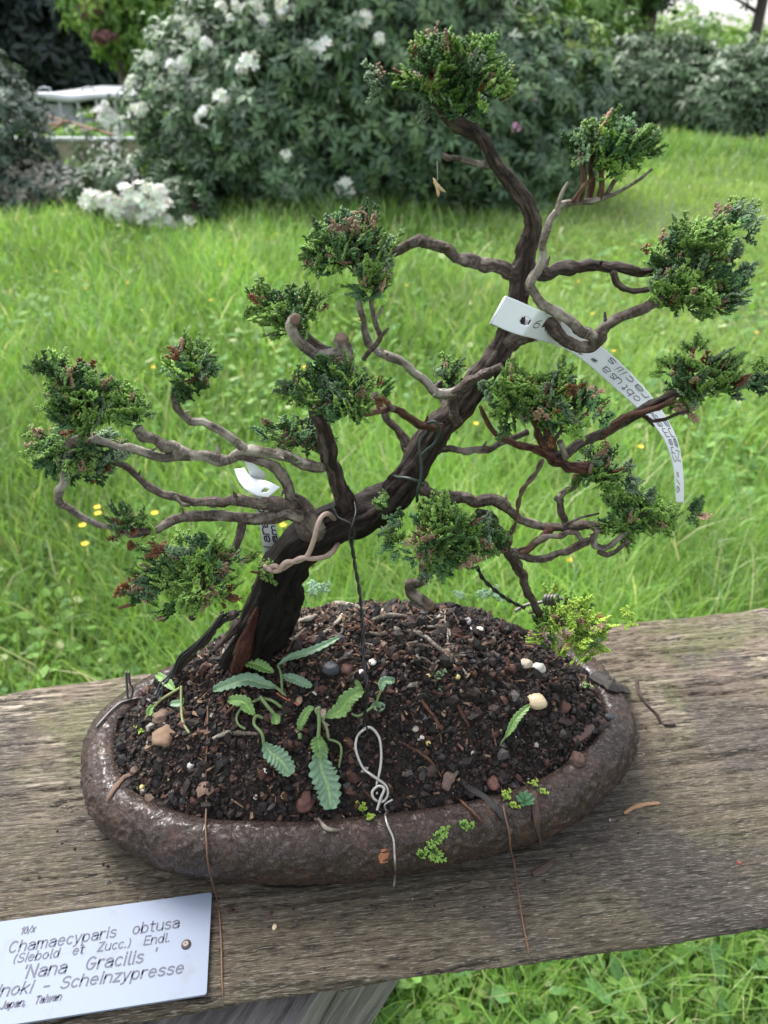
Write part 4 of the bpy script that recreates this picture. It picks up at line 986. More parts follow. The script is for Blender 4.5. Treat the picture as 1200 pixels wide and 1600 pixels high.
for a in (0.5, 0.5+math.pi/2):
    d = Vector((math.cos(a), math.sin(a), 0)); s = Vector((-d.y, d.x, 0)); q = sc_+Vector((0, 0, 0.00175))
    ac.add([(q+d*i*0.0017+s*j*0.0003)[:] for i, j in ((-1, -1), (1, -1), (1, 1), (-1, 1))], [(0, 1, 2, 3)])
    sc_ = sc_+Vector((0, 0, 0.00006))
ac.build('screw_slot', INK, sw)
# --- plastic strip labels
def strip(lo, up_, Ylo, Yup, n=60):
    """edges given as pixel lists; returns function pt(s,t) and mesh data"""
    def rs_(e, Ys):
        L = np.cumsum([0]+[math.dist(e[i], e[i-1]) for i in range(1, len(e))]); L = L/L[-1]
        def f(s):
            x = np.interp(s, L, [q[0] for q in e]); y = np.interp(s, L, [q[1] for q in e]); return x, y
        return f
    def smooth(e):
        q = resample([(Vector((a, b, 0)), 1) for a, b in e], 4.0); return [(p.x, p.y) for p, _ in q]
    fl_, fu = rs_(smooth(lo), Ylo), rs_(smooth(up_), Yup)
    def pt(s, t):
        a = P(*fl_(s), float(np.interp(s, *zip(*Ylo)))); b = P(*fu(s), float(np.interp(s, *zip(*Yup)))); return a.lerp(b, t)
    return pt
def strip_mesh(name, pt, mat, parent, n=70, holes=(), m=12, s0=0, s1=1):
    th_ = 0.0004; V = []; Fc = []
    for i in range(n+1):
        for j in range(m+1):
            p = pt(s0+(s1-s0)*i/n, j/m); nn = (pt(min(1, (i+1)/n), .5)-pt(max(0, (i-1)/n), .5)).cross(pt(i/n, 1)-pt(i/n, 0)).normalized()
            V.append((p+nn*th_/2)[:]); V.append((p-nn*th_/2)[:])
    W_ = 2*(m+1)
    gone = set()
    for i in range(n):
        for j in range(m):
            s, t = (i+.5)/n, (j+.5)/m
            if any(((s-hs0)/ra)**2+((t-ht)/rb)**2 < 1 for hs0, ht, ra, rb in holes): gone.add((i, j))
    for i in range(n):
        for j in range(m):
            if (i, j) in gone: continue
            a = i*W_+2*j; Fc.append((a, a+2, a+W_+2, a+W_)); Fc.append((a+1, a+W_+1, a+W_+3, a+3))
            for (di, dj, p, q) in ((-1, 0, a, a+2), (1, 0, a+W_+2, a+W_), (0, -1, a+W_, a), (0, 1, a+2, a+W_+2)):
                ii, jj = i+di, j+dj
                if not (0 <= ii < n and 0 <= jj < m) or (ii, jj) in gone: Fc.append((p, p+1, q+1, q))
    return mesh(name, V, Fc, mat, parent, True)
def strip_text(pt, text, s0, s1, t0, t1, acc, wd=0.00022, off=0.0004, jit=0.05, slant=0.1, flip=1):
    """text runs from s0 to s1 along the strip; t0 baseline, t1 cap line"""
    st, W_ = layout(text, 0.12, jit, slant)
    for s in st:
        pts = []; nn = []
        for x, y in s:
            a = s0+(s1-s0)*x/W_; b = t0+(t1-t0)*y; a = min(.995, max(.005, a)); p = pt(a, b)
            nv = (pt(min(1, a+.01), b)-pt(max(0, a-.01), b)).cross(pt(a, 1)-pt(a, 0)).normalized()
            if nv.dot(CP-p) < 0: nv = -nv
            pts.append(p+nv*off); nn.append(nv)
        if len(pts) > 1: ribbon(acc, pts, wd, lambda i: nn[i])
lo = [(768, 506), (790, 516), (810, 523), (837, 530), (864, 538), (890, 549), (920, 570), (948, 595), (972, 616), (992, 634), (1010, 650), (1024, 667), (1036, 684), (1045, 704), (1052, 730), (1055, 760), (1056, 785)]
up_ = [(792, 463), (812, 471), (830, 479), (850, 488), (880, 503), (913, 524), (937, 539), (962, 560), (985, 582), (1004, 603), (1020, 622), (1035, 643), (1048, 665), (1059, 690), (1065, 720), (1068, 752), (1068, 785)]
pt = strip(lo, up_, [(0, .398), (.12, .396), (.25, .42), (.5, .424), (.75, .416), (1, .412)], [(0, .398), (.12, .397), (.25, .424), (.5, .430), (.75, .424), (1, .420)])
tg = empty('label_strip', P(810, 490, .40), 'long curved white plastic label with handwriting hanging from the upper trunk at right', 'plant label')
strip_mesh('strip', pt, WHITE_TAG, tg, 170, [(0.10, 0.50, 0.020, 0.15)], 22)
# the loop part passing behind the trunk
lp = [P(x, y, Yq) for x, y, Yq in ((780, 484, .398), (776, 486, .405), (778, 488, .425), (795, 495, .440), (820, 505, .440), (840, 512, .430), (850, 515, .42))]
lpr = resample([(p, 1) for p in lp], 0.003); V = []
hw = (P(792, 463, .398)-P(768, 506, .398))*0.5
for p, _ in lpr: V += [(p-hw)[:], (p+hw)[:]]
nn_ = len(lpr); lpb = mesh('loop', V, [(2*i, 2*i+2, 2*i+3, 2*i+1) for i in range(nn_-1)], WHITE_TAG, tg)
sm = lpb.modifiers.new('thick', 'SOLIDIFY'); sm.thickness = 0.0004
ac = Acc(); random.seed(11)
strip_text(pt, "9/x Chamaec. obtusa * 10", .965, .30, .46, .14, ac)
ac.build('handwriting', INK, tg); ac = Acc()
strip_text(pt, "Nana Gracilis", .86, .42, .88, .60, ac)
ac.build('handwriting', INK, tg); ac = Acc()
strip_text(pt, "19", .17, .135, .75, .45, ac, 0.00025)
ac.build('handwriting', INK, tg)
# smaller label at left: looped end with hole, and a hanging tail
tg = empty('label_strip', P(385, 715, .385), 'short white plastic label looped over a left branch with its written tail hanging behind', 'plant label')
pt = strip([(366, 733), (372, 750), (384, 765), (400, 774), (419, 777)], [(382, 731), (388, 741), (400, 748), (418, 752), (438, 761)], [(0, .395), (.5, .385), (1, .380)], [(0, .398), (.5, .388), (1, .378)])
strip_mesh('loop', pt, WHITE_TAG, tg, 36, [(0.80, 0.45, 0.06, 0.16)])
pt = strip([(379, 716), (388, 735), (391, 755), (396, 775), (402, 800), (408, 835), (414, 872), (418, 890)], [(386, 716), (400, 728), (415, 742), (410, 758), (424, 790), (432, 830), (440, 868), (444, 890)], [(0, .390), (1, .412)], [(0, .390), (1, .410)])
strip_mesh('strip', pt, WHITE_TAG, tg, 50)
ac = Acc(); strip_text(pt, "Nana G", .86, .42, .50, .06, ac, 0.00045); ac.build('handwriting', INK, tg); ac = Acc(); strip_text(pt, "Cham", .93, .62, .97, .60, ac, 0.00045)
ac.build('handwriting', INK, tg); ac = Acc(); strip_text(pt, "0", .32, .24, .75, .1, ac, 0.0006)
ac.build('handwriting', INK, tg)

# ================================================================== THINGS ON THE SOIL
def stone(px, py, wpx, hpx, c, label, name='pebble', cat='pebble', group=None, rough=0.5, lump=0.12, flat=0.7, az=None):
    p = S(px, py); k = mpp(p); V = []; Fc = []
    a = wpx/2*k; b = hpx/2*k/0.85; nu, nv_ = 18, 12; az = random.uniform(-0.3, 0.3) if az is None else az
    for i in range(nv_+1):
        ph = math.pi*i/nv_-math.pi/2
        for j in range(nu):
            t = 2*math.pi*j/nu; d = Vector((math.cos(ph)*math.cos(t), math.cos(ph)*math.sin(t), math.sin(ph)))
            r = 1+lump*2*MN.noise(d*1.4+Vector((px, py, 0)))+lump*0.8*MN.noise(d*4+Vector((py, px, 0)))
            x, y, z = d.x*a*r, d.y*b*r, d.z*min(a, b)*flat*r
            V.append((p.x+x*math.cos(az)-y*math.sin(az), p.y+x*math.sin(az)+y*math.cos(az), p.z+z+min(a, b)*flat*0.45))
    for i in range(nv_):
        for j in range(nu): Fc.append((i*nu+j, i*nu+(j+1) % nu, (i+1)*nu+(j+1) % nu, (i+1)*nu+j))
    ms = mat_plain(name+'_stone', c, rough, var=0.35, sc=260)
    return tag(mesh(name, V, Fc, ms), label, cat, group)
random.seed(21)
stone(838, 1099, 32, 25, (0.52, 0.42, 0.27), 'largest rounded cream pebble on the right of the soil', rough=0.3, lump=0.08)
stone(819, 1039, 26, 15, (0.38, 0.33, 0.25), 'oblong beige pebble below the low lime green tuft')
stone(840, 1046, 24, 17, (0.45, 0.44, 0.40), 'pale grey-white pebble right of the oblong beige pebble')
stone(731, 971, 11, 15, (0.20, 0.20, 0.22), 'upright blue-grey pebble near the top of the mound', az=0)
stone(739, 983, 9, 8, (0.62, 0.6, 0.55), 'left one of two tiny white pebbles on the mound')
stone(750, 984, 13, 8, (0.62, 0.6, 0.55), 'right one of two tiny white pebbles on the mound')
stone(257, 1155, 34, 34, (0.17, 0.11, 0.07), 'large rough tan lump of stone in the left soil', 'stone', 'stone', rough=0.85, lump=0.22)
stone(253, 1122, 28, 22, (0.15, 0.10, 0.07), 'brown lump just behind the large tan stone at left', 'stone', 'stone', rough=0.85, lump=0.2)
stone(478, 1255, 27, 30, (0.085, 0.035, 0.028), 'dark red lava stone left of the long lobed leaf', 'lava_stone', 'stone', rough=0.85, lump=0.25)
stone(517, 1048, 32, 24, (0.018, 0.02, 0.026), 'blocky black stone below the trunk beside a red lava stone', 'black_stone', 'stone', rough=0.5, lump=0.14)
stone(543, 1046, 22, 24, (0.08, 0.038, 0.03), 'round red lava stone right of the blocky black stone', 'lava_stone', 'stone', rough=0.85, lump=0.2)
stone(881, 1107, 19, 20, (0.09, 0.04, 0.03), 'red-brown lava stone right of the largest cream pebble', 'lava_stone', 'stone', rough=0.85, lump=0.2)
stone(902, 1188, 22, 24, (0.08, 0.045, 0.035), 'brown lava stone near the right inner rim', 'lava_stone', 'stone', rough=0.85, lump=0.2)
stone(770, 1224, 20, 26, (0.10, 0.042, 0.032), 'red lava stone left of the right rusty wire', 'lava_stone', 'stone', rough=0.85, lump=0.2)
stone(937, 1130, 24, 16, (0.07, 0.04, 0.032), 'brown lava stone at the far right soil edge', 'lava_stone', 'stone', rough=0.85, lump=0.2)
stone(953, 1120, 18, 12, (0.025, 0.028, 0.034), 'small slate-black chip on the right rim edge', 'slate_chip', 'stone', rough=0.5, lump=0.1, flat=0.4)
stone(467, 1096, 13, 17, (0.36, 0.24, 0.15), 'tan orange pebble right of the rosette weed')
stone(444, 1242, 10, 14, (0.33, 0.24, 0.13), 'small ochre pebble left of the dark red lava stone')
stone(413, 1206, 11, 9, (0.58, 0.56, 0.52), 'small white pebble left of the drooping lobed leaf')
stone(491, 1085, 10, 9, (0.55, 0.53, 0.5), 'white pebble beside the tip of the small rosette leaf')
stone(565, 1051, 9, 11, (0.6, 0.58, 0.55), 'lower white pebble left of the black wire')
stone(582, 1036, 12, 11, (0.52, 0.5, 0.48), 'upper white pebble right of the black wire')
stone(657, 1154, 12, 11, (0.5, 0.46, 0.4), 'pale translucent pebble in the middle of the soil')
stone(649, 1140, 11, 11, (0.3, 0.26, 0.22), 'greyish tan pebble next to the pale translucent pebble')
stone(660, 1204, 15, 11, (0.50, 0.40, 0.24), 'cream pebble at the front middle of the soil')
stone(298, 1197, 12, 10, (0.35, 0.34, 0.32), 'pale grey pebble left of the left rusty wire')
for px, py, lb in ((223, 1231, 'on the left rim'), (669, 1163, 'near the centre of the soil'), (715, 1059, 'behind the right roots'), (668, 1058, 'among the middle roots')):
    stone(px, py, 9, 9, (0.45, 0.38, 0.14), 'round yellow fertiliser bead '+lb, 'fertiliser_bead', 'bead', 'yellow fertiliser beads', rough=0.3, lump=0.02, flat=1)
stone(1155, 1349, 6, 5, (0.25, 0.03, 0.03), 'tiny dark red berry on the plank at lower right', 'berry', 'berry', lump=0.05)
stone(429, 1449, 7, 9, (0.5, 0.42, 0.28), 'small cream seed on the plank right of the name plate', 'seed', 'seed', lump=0.1)
# bark chips and strips
def chip(pts, wpx, c, label, name='bark_chip', cat='bark chip', lift=0.0015, group=None, thick=0.35, sag=True):
    o = [S(x, y, lift) for x, y in pts]; q = resample([(p, 1) for p in o], 0.0015); n = len(q); V = []
    for i, (p, _) in enumerate(q):
        t = (q[min(i+1, n-1)][0]-q[max(i-1, 0)][0]).normalized(); s = t.cross(Vector((0, -0.3, 1))).normalized(); nn = s.cross(t).normalized()
        w_ = wpx/2*mpp(p)*(0.35+0.65*math.sin(math.pi*min(1, max(0, (i+0.7)/(n+0.4))))**0.5)*(1+0.3*MN.noise(p*300)); h = w_*thick
        for a, b in ((-1, 0), (-.5, .8), (.3, 1), (1, .2), (.5, -.8), (-.6, -.7)): V.append((p+s*w_*a+nn*h*b*(1+0.3*MN.noise(p*500+Vector((a, b, 0)))))[:])
    Fc = [(i*6+k, i*6+(k+1) % 6, (i+1)*6+(k+1) % 6, (i+1)*6+k) for i in range(n-1) for k in range(6)]+[(5, 4, 3, 2, 1, 0), tuple((n-1)*6+k for k in range(6))]
    return tag(mesh(name, V, Fc, mat_plain(name+'_mat', c, 0.7, var=0.5, sc=700), smooth=False), label, cat, group)
chip([(717, 1219), (735, 1232), (757, 1248), (775, 1265), (789, 1282)], 11, (0.02, 0.018, 0.018), 'black charred sliver of wood running to the front rim')
chip([(712, 1203), (703, 1215), (694, 1234)], 17, (0.10, 0.065, 0.05), 'brown wedge of bark beside the black sliver')
chip([(834, 1238), (836, 1262), (839, 1288), (843, 1315), (845, 1330)], 11, (0.06, 0.032, 0.024), 'dark strip of bark hanging over the front right rim')
chip([(211, 1209), (196, 1216), (182, 1230), (173, 1243), (168, 1254)], 8, (0.12, 0.07, 0.045), 'curved brown bark strip lying on the left rim')
chip([(925, 1134), (910, 1146), (895, 1158)], 15, (0.09, 0.05, 0.04), 'reddish brown bark chip near the right rim')
chip([(953, 1134), (938, 1140), (923, 1145)], 8, (0.015, 0.015, 0.018), 'narrow black chip next to the reddish bark chip')
chip([(925, 1055), (945, 1066), (960, 1074), (975, 1078)], 32, (0.02, 0.016, 0.014), 'big dark bark piece under the low tuft at the right rim')
chip([(832, 1368), (848, 1358), (862, 1350)], 12, (0.05, 0.03, 0.022), 'dark bark piece on the plank under the front of the pot')
chip([(308, 1243), (322, 1231), (331, 1240)], 18, (0.16, 0.10, 0.07), 'pale brown flake of leaf at the front left of the soil', thick=0.15)
chip([(598, 1327), (600, 1348)], 18, (0.30, 0.11, 0.05), 'bright orange-brown flake stuck on the pot front', lift=0.0004, thick=0.12)
chip([(500, 1107), (508, 1118), (514, 1135)], 20, (0.55, 0.42, 0.36), 'torn pale pink petal beside the middle weed', 'fallen_petal', 'petal', thick=0.25)
chip([(975, 1272), (990, 1263), (1008, 1258), (1030, 1256)], 6, (0.28, 0.16, 0.08), 'thin tan needle on the plank right of the pot', 'pine_needle', 'needle', lift=0.001)
chip([(432, 1086), (448, 1095), (466, 1106)], 4, (0.32, 0.07, 0.03), 'short orange-red needle among the rosette leaves', 'pine_needle', 'needle', lift=0.004)
chip([(695, 1018), (700, 1030), (712, 1045)], 3, (0.38, 0.24, 0.12), 'thin tan needle near the right roots', 'pine_needle', 'needle', lift=0.003)
def twig(pts, wpx, label, mat, name='twig'):
    ac = Acc(); tube(ac, [(S(x, y, 0.0012), wpx/2*mpp(S(x, y))) for x, y in pts], step=0.001, seg=8, amp=0.4, freq=0.6, seed=2)
    x, y = pts[len(pts)//2]; p = S(x, y, 0.0012)
    return ac, tag(ac.build(name, mat), label, 'twig')
twig([(994, 1064), (998, 1084), (1012, 1104), (1026, 1118), (1032, 1130), (1042, 1133), (1054, 1132)], 5, 'crooked black twig lying on the plank right of the pot', BARK_DARK)

# dead leaf hanging on a spider thread
hl = empty('dangling_leaf', P(683, 270, .405), 'tiny dried leaf scrap dangling on a spider thread below the top branch', 'dead leaf')
ac = Acc(); tube(ac, [(P(683, 252, .405), 0.00010), (P(684, 282, .405), 0.00010)], step=0.004, seg=5); ac.build('thread', mat_plain('silk', (0.7, 0.7, 0.7), 0.3), hl)
ac = Acc()
for d in ((.1, 0, -1), (.5, 0, -.3), (-.3, .1, .5)):
    p = P(684, 292, .405); tube(ac, [(p-Vector(d)*0.001, 0.0011), (p+Vector(d).normalized()*0.0026, 0.0009), (p+Vector(d).normalized()*0.0048, 0.0002)], step=0.0008, seg=6, amp=0.3)
ac.build('scrap', mat_plain('dry_leaf', (0.5, 0.38, 0.2), 0.7), hl)

# weeds with lobed, dew-covered leaves
def lleaf(plant, pts, wpx, lobed=True, lift0=0.004, lift1=0.006, drops=True, c=(0.13, 0.27, 0.12), stem_to=None):
    q = [S(x, y, lift0+(lift1-lift0)*i/(len(pts)-1)) for i, (x, y) in enumerate(pts)]
    k = mpp(q[0]); L = sum((q[i+1]-q[i]).length for i in range(len(q)-1)); W_ = wpx/2*k
    rs_ = resample([(p, 1) for p in q], L/44); n = len(rs_); m_ = 6; V = []; Cc = []
    for i, (p, _) in enumerate(rs_):
        t = i/(n-1); d = (rs_[min(i+1, n-1)][0]-rs_[max(i-1, 0)][0]).normalized(); s = d.cross(Vector((0, -0.4, 0.9))).normalized(); nn = s.cross(d)
        prof_ = (min(1, (t+0.04)*3.2)**0.8)*(max(0.0, 1-t**5))**0.6
        for j in range(-m_, m_+1):
            u = j/m_; lob = 1.0
            if lobed: lob = 0.70+0.36*abs(math.sin((t*9.5-abs(u)*0.5)*math.pi))*(0.85+0.3*MN.noise(Vector((t*9, j, pts[0][0]))))
            hgt_ = -0.25*W_*(1-abs(u))**1.5+0.14*W_*abs(math.sin((t*8.5-abs(u)*.5)*math.pi))*abs(u)
            V.append((p+s*W_*prof_*u*lob+nn*hgt_+d*W_*0.25*abs(u)*prof_)[:])
            cm = np.array(c)*(1.45 if j == 0 else 1.0); Cc.append(cm if j else cm*np.array([1.2, 1.1, 0.7]))
    K = 2*m_+1; Fc = [(i*K+j, i*K+j+1, (i+1)*K+j+1, (i+1)*K+j) for i in range(n-1) for j in range(K-1)]
    lf = mesh('leaf', V, Fc, WEED, plant, True, np.array(Cc)*0.85*np.random.default_rng(int(pts[0][0])).uniform(0.85, 1.15, (len(Cc), 1)))
    sm = lf.modifiers.new('thick', 'SOLIDIFY'); sm.thickness = 0.0002
    if drops:
        ac = Acc(); V = np.array(V).reshape(n, K, 3)
        for _ in range(int(30+W_*7000)):
            i = random.randint(4, n-3); j = random.randint(1, K-2); p = V[i, j]; r = random.uniform(0.0003, 0.0010)
            ac.add(IV*np.array([r, r, r*0.75])+p+np.array([0, -0.0001, r*0.45]), [tuple(f) for f in IF])
        tag(ac.build('water_drops', DROP, lf), kind='stuff')
    return rs_[0][0]
def stem(plant, pts, wpx=4, c=(0.16, 0.24, 0.09), lifts=None):
    ac = Acc(); o = []
    for i, (x, y) in enumerate(pts):
        l = lifts[i] if lifts else 0.004
        p = S(x, y, l); o.append((p, wpx/2*mpp(p)))
    tube(ac, o, step=0.001, seg=8, c=c); ac.build('stem', WEED, plant)
GL1 = (0.20, 0.34, 0.21); GL2 = (0.19, 0.35, 0.10)
w1 = empty('weed', S(436, 1078), 'spreading grey-green rosette weed with dewy leaves in front of the trunk', 'weed')
lleaf(w1, [(436, 1083), (415, 1074), (390, 1072), (362, 1077), (341, 1085)], 24, True, .007, .008, c=GL1); lleaf(w1, [(434, 1067), (418, 1058), (400, 1050), (385, 1049)], 20, True, .010, .013, c=GL2)
lleaf(w1, [(442, 1062), (458, 1065), (474, 1071), (491, 1079)], 17, True, .006, .006, c=GL1); lleaf(w1, [(440, 1046), (452, 1034), (475, 1027), (505, 1017), (533, 1005)], 14, True, .008, .007, c=GL1)
stem(w1, [(446, 1100), (443, 1085), (438, 1066), (440, 1050)], 4, lifts=[0, .004, .007, .008]); stem(w1, [(436, 1083), (446, 1092), (450, 1104)], 5, lifts=[.007, .004, 0])
w2 = empty('weed', S(405, 1125), 'weed with a long drooping lobed leaf left of centre', 'weed')
lleaf(w2, [(403, 1122), (392, 1112), (380, 1102), (366, 1099)], 22, True, .007, .009, c=GL2, drops=False)
lleaf(w2, [(414, 1166), (425, 1178), (440, 1193), (458, 1213)], 33, True, .009, .008, c=GL1); lleaf(w2, [(431, 1120), (430, 1128), (430, 1137)], 16, True, .006, .006, c=GL2, drops=False)
stem(w2, [(412, 1124), (404, 1124), (402, 1138), (408, 1155), (415, 1168)], 5, lifts=[.002, .006, .007, .007, .006]); stem(w2, [(412, 1097), (418, 1108), (428, 1120)], 6, lifts=[.006, .005, .005]); stem(w2, [(395, 1100), (410, 1096), (425, 1100), (440, 1108)], 5)
stem(w2, [(378, 1108), (370, 1122), (376, 1135), (384, 1142)], 4)
w3 = empty('weed', S(500, 1160), 'tallest weed with one broad toothed leaf and one hanging dewy leaf near the steel loop', 'weed')
lleaf(w3, [(501, 1182), (505, 1205), (510, 1235), (516, 1268)], 44, True, .009, .009, c=GL1); lleaf(w3, [(497, 1157), (499, 1168), (504, 1186)], 26, True, .009, .008, c=GL2, drops=False)
lleaf(w3, [(514, 1126), (528, 1116), (545, 1105), (562, 1093)], 29, True, .009, .013, c=GL2); lleaf(w3, [(472, 1148), (476, 1136), (485, 1124), (493, 1115)], 15, True, .007, .010, c=GL2, drops=False)
stem(w3, [(498, 1160), (497, 1140), (494, 1120)], 6, lifts=[.008, .009, .010]); stem(w3, [(512, 1155), (508, 1138), (496, 1116), (500, 1112)], 5, (0.25, 0.28, 0.15), lifts=[.003, .006, .009, .010]); stem(w3, [(514, 1126), (506, 1128)], 4, lifts=[.009, .009])
stem(w3, [(512, 1157), (530, 1165), (537, 1180), (530, 1200)], 4, lifts=[.003, .006, .006, .002]); stem(w3, [(470, 1150), (468, 1158)], 7)
w4 = empty('weed', S(590, 1108), 'small seedling with two scalloped leaves just right of the black wire', 'weed')
lleaf(w4, [(592, 1090), (598, 1080), (606, 1074), (616, 1069)], 15, True, .010, .012, c=GL1); lleaf(w4, [(578, 1108), (588, 1110), (602, 1109)], 17, True, .004, .004, c=GL1)
stem(w4, [(590, 1106), (591, 1098), (592, 1089)], 4, lifts=[.004, .007, .010]); stem(w4, [(548, 1120), (560, 1124), (570, 1118), (582, 1110)], 4); lleaf(w4, [(567, 1087), (564, 1078), (557, 1069)], 9, True, .006, .009, c=GL2, drops=False)
w5 = empty('weed', S(781, 1166), 'single narrow green seedling leaf standing right of centre', 'weed')
lleaf(w5, [(786, 1156), (792, 1142), (803, 1129), (818, 1118)], 14, True, .006, .012, c=GL2); stem(w5, [(780, 1167), (783, 1162), (787, 1154)], 3, lifts=[0, .003, .006])
w6 = empty('weed', S(290, 1140), 'pale leggy seedling with three small leaves at the left of the soil', 'weed')
lleaf(w6, [(281, 1087), (272, 1080), (258, 1073)], 15, True, .010, .014, c=GL2, drops=False); lleaf(w6, [(294, 1101), (284, 1106), (272, 1107)], 13, True, .008, .006, c=GL1); lleaf(w6, [(243, 1108), (238, 1112), (235, 1121)], 13, True, .004, .003, c=GL2, drops=False)
stem(w6, [(243, 1108), (262, 1100), (281, 1088), (290, 1084)], 4, (0.3, 0.34, 0.14), [.004, .008, .010, .010]); stem(w6, [(291, 1085), (289, 1110), (290, 1130), (296, 1146)], 4, (0.28, 0.32, 0.14), [.010, .007, .004, .001])
w7 = empty('succulent_rosette', S(820, 1253), 'tiny blue-green rosette of pointed leaves at the front right rim', 'succulent')
for a in range(9):
    p = S(820, 1255, 0.002); aa = a*0.7; d = Vector((math.cos(aa), math.sin(aa), 0.55+0.25*(a % 2))).normalized(); s = d.cross(Vector((0, 0, 1))).normalized()
    Lr = 0.0068; V = []
    for t, wv in ((0, .25), (.35, .8), (.65, 1.0), (.88, .6), (1, .05)):
        c0 = p+d*Lr*t; V += [(c0-s*wv*.0016)[:], (c0+Vector((0, 0, -.0004)))[:], (c0+s*wv*.0016)[:]]
    lf = mesh('leaf', V, [(i*3+j, i*3+j+1, i*3+j+4, i*3+j+3) for i in range(4) for j in range(2)], WEED, w7, True, np.array([(0.07, 0.18, 0.08)]*15))
    sm = lf.modifiers.new('thick', 'SOLIDIFY'); sm.thickness = 0.0006
def sprig(name, label, lst, colr, cat='sprig', lift=0.0015):
    it = []
    for (x, y, dx, dy, sc) in lst:
        p = S(x, y, lift); q = S(x+dx, y+dy, lift); d = (q-p).normalized(); it.append((p[:], d[:], (0.1, -0.4, 0.9), sc, colr[0], colr[1]))
    return tag(sprays(it, name, None), label, cat)
LIME = ((0.08, 0.17, 0.02), (0.30, 0.42, 0.07))
sprig('cypress_sprig', 'fallen green cypress sprig lying across the front of the pot rim', [(652, 1345, 8, -12, .9), (664, 1325, 14, -10, .8), (676, 1315, 12, -10, .8), (668, 1320, 10, 20, 1.0), (684, 1305, 8, -4, .6)], GREENS[2])
sprig('cypress_sprig', 'small green sprig at the soil edge above the front rim', [(712, 1292, 12, -2, .8), (722, 1290, 8, 4, .6)], GREENS[2])
sprig('moss_tuft', 'lime green moss tuft below the steel loop', [(567, 1272, 2, -8, .6), (570, 1276, 6, 4, .55), (566, 1266, -3, -3, .5)], LIME, 'moss')
sprig('moss_tuft', 'lime green moss tuft right of the front right bark strip', [(832, 1232, 6, -6, .5), (838, 1236, 8, 2, .55), (828, 1228, -3, -5, .4)], LIME, 'moss')
sprig('moss_tuft', 'pale green moss tuft near the right inner rim', [(908, 1075, 10, -3, .7), (920, 1076, 12, 2, .7), (912, 1070, 4, -8, .5)], ((0.12, 0.2, 0.06), (0.36, 0.45, 0.2)), 'moss')
sprig('moss_tuft', 'green moss tuft by the left tan stones', [(205, 1145, 8, -4, .7), (215, 1143, 8, 3, .5)], LIME, 'moss')
sprig('moss_tuft', 'dry blue-green tuft among the middle roots', [(675, 1065, 8, -6, .8), (685, 1070, 4, 10, .7)], GREENS[3], 'moss')
sprig('moss_tuft', 'yellow-green tuft at the foot of the right rusty wire', [(786, 1253, 8, -8, .7), (792, 1258, 10, 2, .6)], LIME, 'moss')
sprig('ferny_weed', 'feathery blue-green weed behind the mound beside the trunk', [(478, 930, -10, -8, 1.4), (490, 928, 4, -14, 1.5), (500, 932, 12, -8, 1.3), (484, 936, 12, -14, 1.3)], ((0.07, 0.15, 0.08), (0.2, 0.33, 0.2)), 'weed', 0.004)
sprig('ferny_weed', 'feathery weed along the mound top right of centre', [(745, 937, 12, -8, 1.2), (760, 938, 12, -6, 1.2), (728, 940, -8, -6, 1.0), (775, 942, 10, -4, 1.0)], ((0.07, 0.15, 0.08), (0.2, 0.33, 0.2)), 'weed', 0.003)

# ================================================================== MEADOW FLOWERS
def buttercup():
    root = empty('buttercup', (0, 0, 0), 'yellow buttercup', 'flower', 'yellow buttercups in the meadow')
    ac = Acc(); tube(ac, [(Vector((0, 0, 0)), .0012), (Vector((.008, 0, .12)), .0011), (Vector((0, .005, .24)), .0009)], step=0.04, seg=5, c=(0.10, 0.2, 0.04)); ac.build('stem', GRASS, root)
    ac = Acc()
    for k in range(5):
        a = k*1.2566; d = Vector((math.cos(a), math.sin(a), .35)); s = Vector((-math.sin(a), math.cos(a), 0)); o = Vector((0, .005, .24))
        ac.add([(o)[:], (o+d*.005-s*.0045)[:], (o+d*.010-s*.0035+Vector((0, 0, .001)))[:], (o+d*.010+s*.0035+Vector((0, 0, .001)))[:], (o+d*.005+s*.0045)[:]], [(0, 1, 2, 3, 4)], (0.75, 0.52, 0.02))
    ac.build('petals', PETAL, root); return root
proto = buttercup()
spots = [(88, 425, 'nearest the left shrub'), (135, 451, 'above the left tufts'), (200, 442, ''), (343, 414, ''), (238, 575, ''), (152, 795, ''), (132, 822, ''), (155, 802, ''), (240, 802, ''), (130, 852, ''), (443, 823, ''), (360, 376, ''), (432, 365, ''), (358, 388, ''), (475, 575, ''), (636, 447, ''), (905, 440, ''), (925, 490, ''), (945, 515, ''), (958, 550, ''), (880, 640, ''), (1183, 520, ''), (888, 875, ''), (857, 938, ''), (938, 970, ''), (705, 870, ''), (745, 662, ''), (23, 342, ''), (350, 1000, ''), (1170, 215, ''), (1155, 200, ''), (1187, 205, ''), (1130, 210, ''), (1085, 222, ''), (1060, 225, ''), (1145, 232, ''), (1190, 220, ''), (1160, 250, ''), (960, 232, ''), (1075, 232, ''), (20, 300, ''), (700, 395, ''), (560, 500, ''), (1000, 700, ''), (330, 470, '')]
def place_words(px, py):
    lr = 'far left' if px < 200 else 'left' if px < 450 else 'middle' if px < 750 else 'right' if px < 1000 else 'far right'
    return lr
for i, (px, py, _) in enumerate(spots):
    o = proto if i == 0 else proto.copy()
    if i:
        col.objects.link(o)
        for ch in proto.children:
            c2 = ch.copy(); col.objects.link(c2); c2.parent = o
    p = PZ(px, py, 0.24); o.location = (p.x, p.y, p.z-0.24); s = 1.0+0.05*min(p.y, 10); o.rotation_euler = (0, 0, i*1.3)
    o['label'] = 'yellow buttercup standing in the meadow grass beyond the bench, one of many alike'

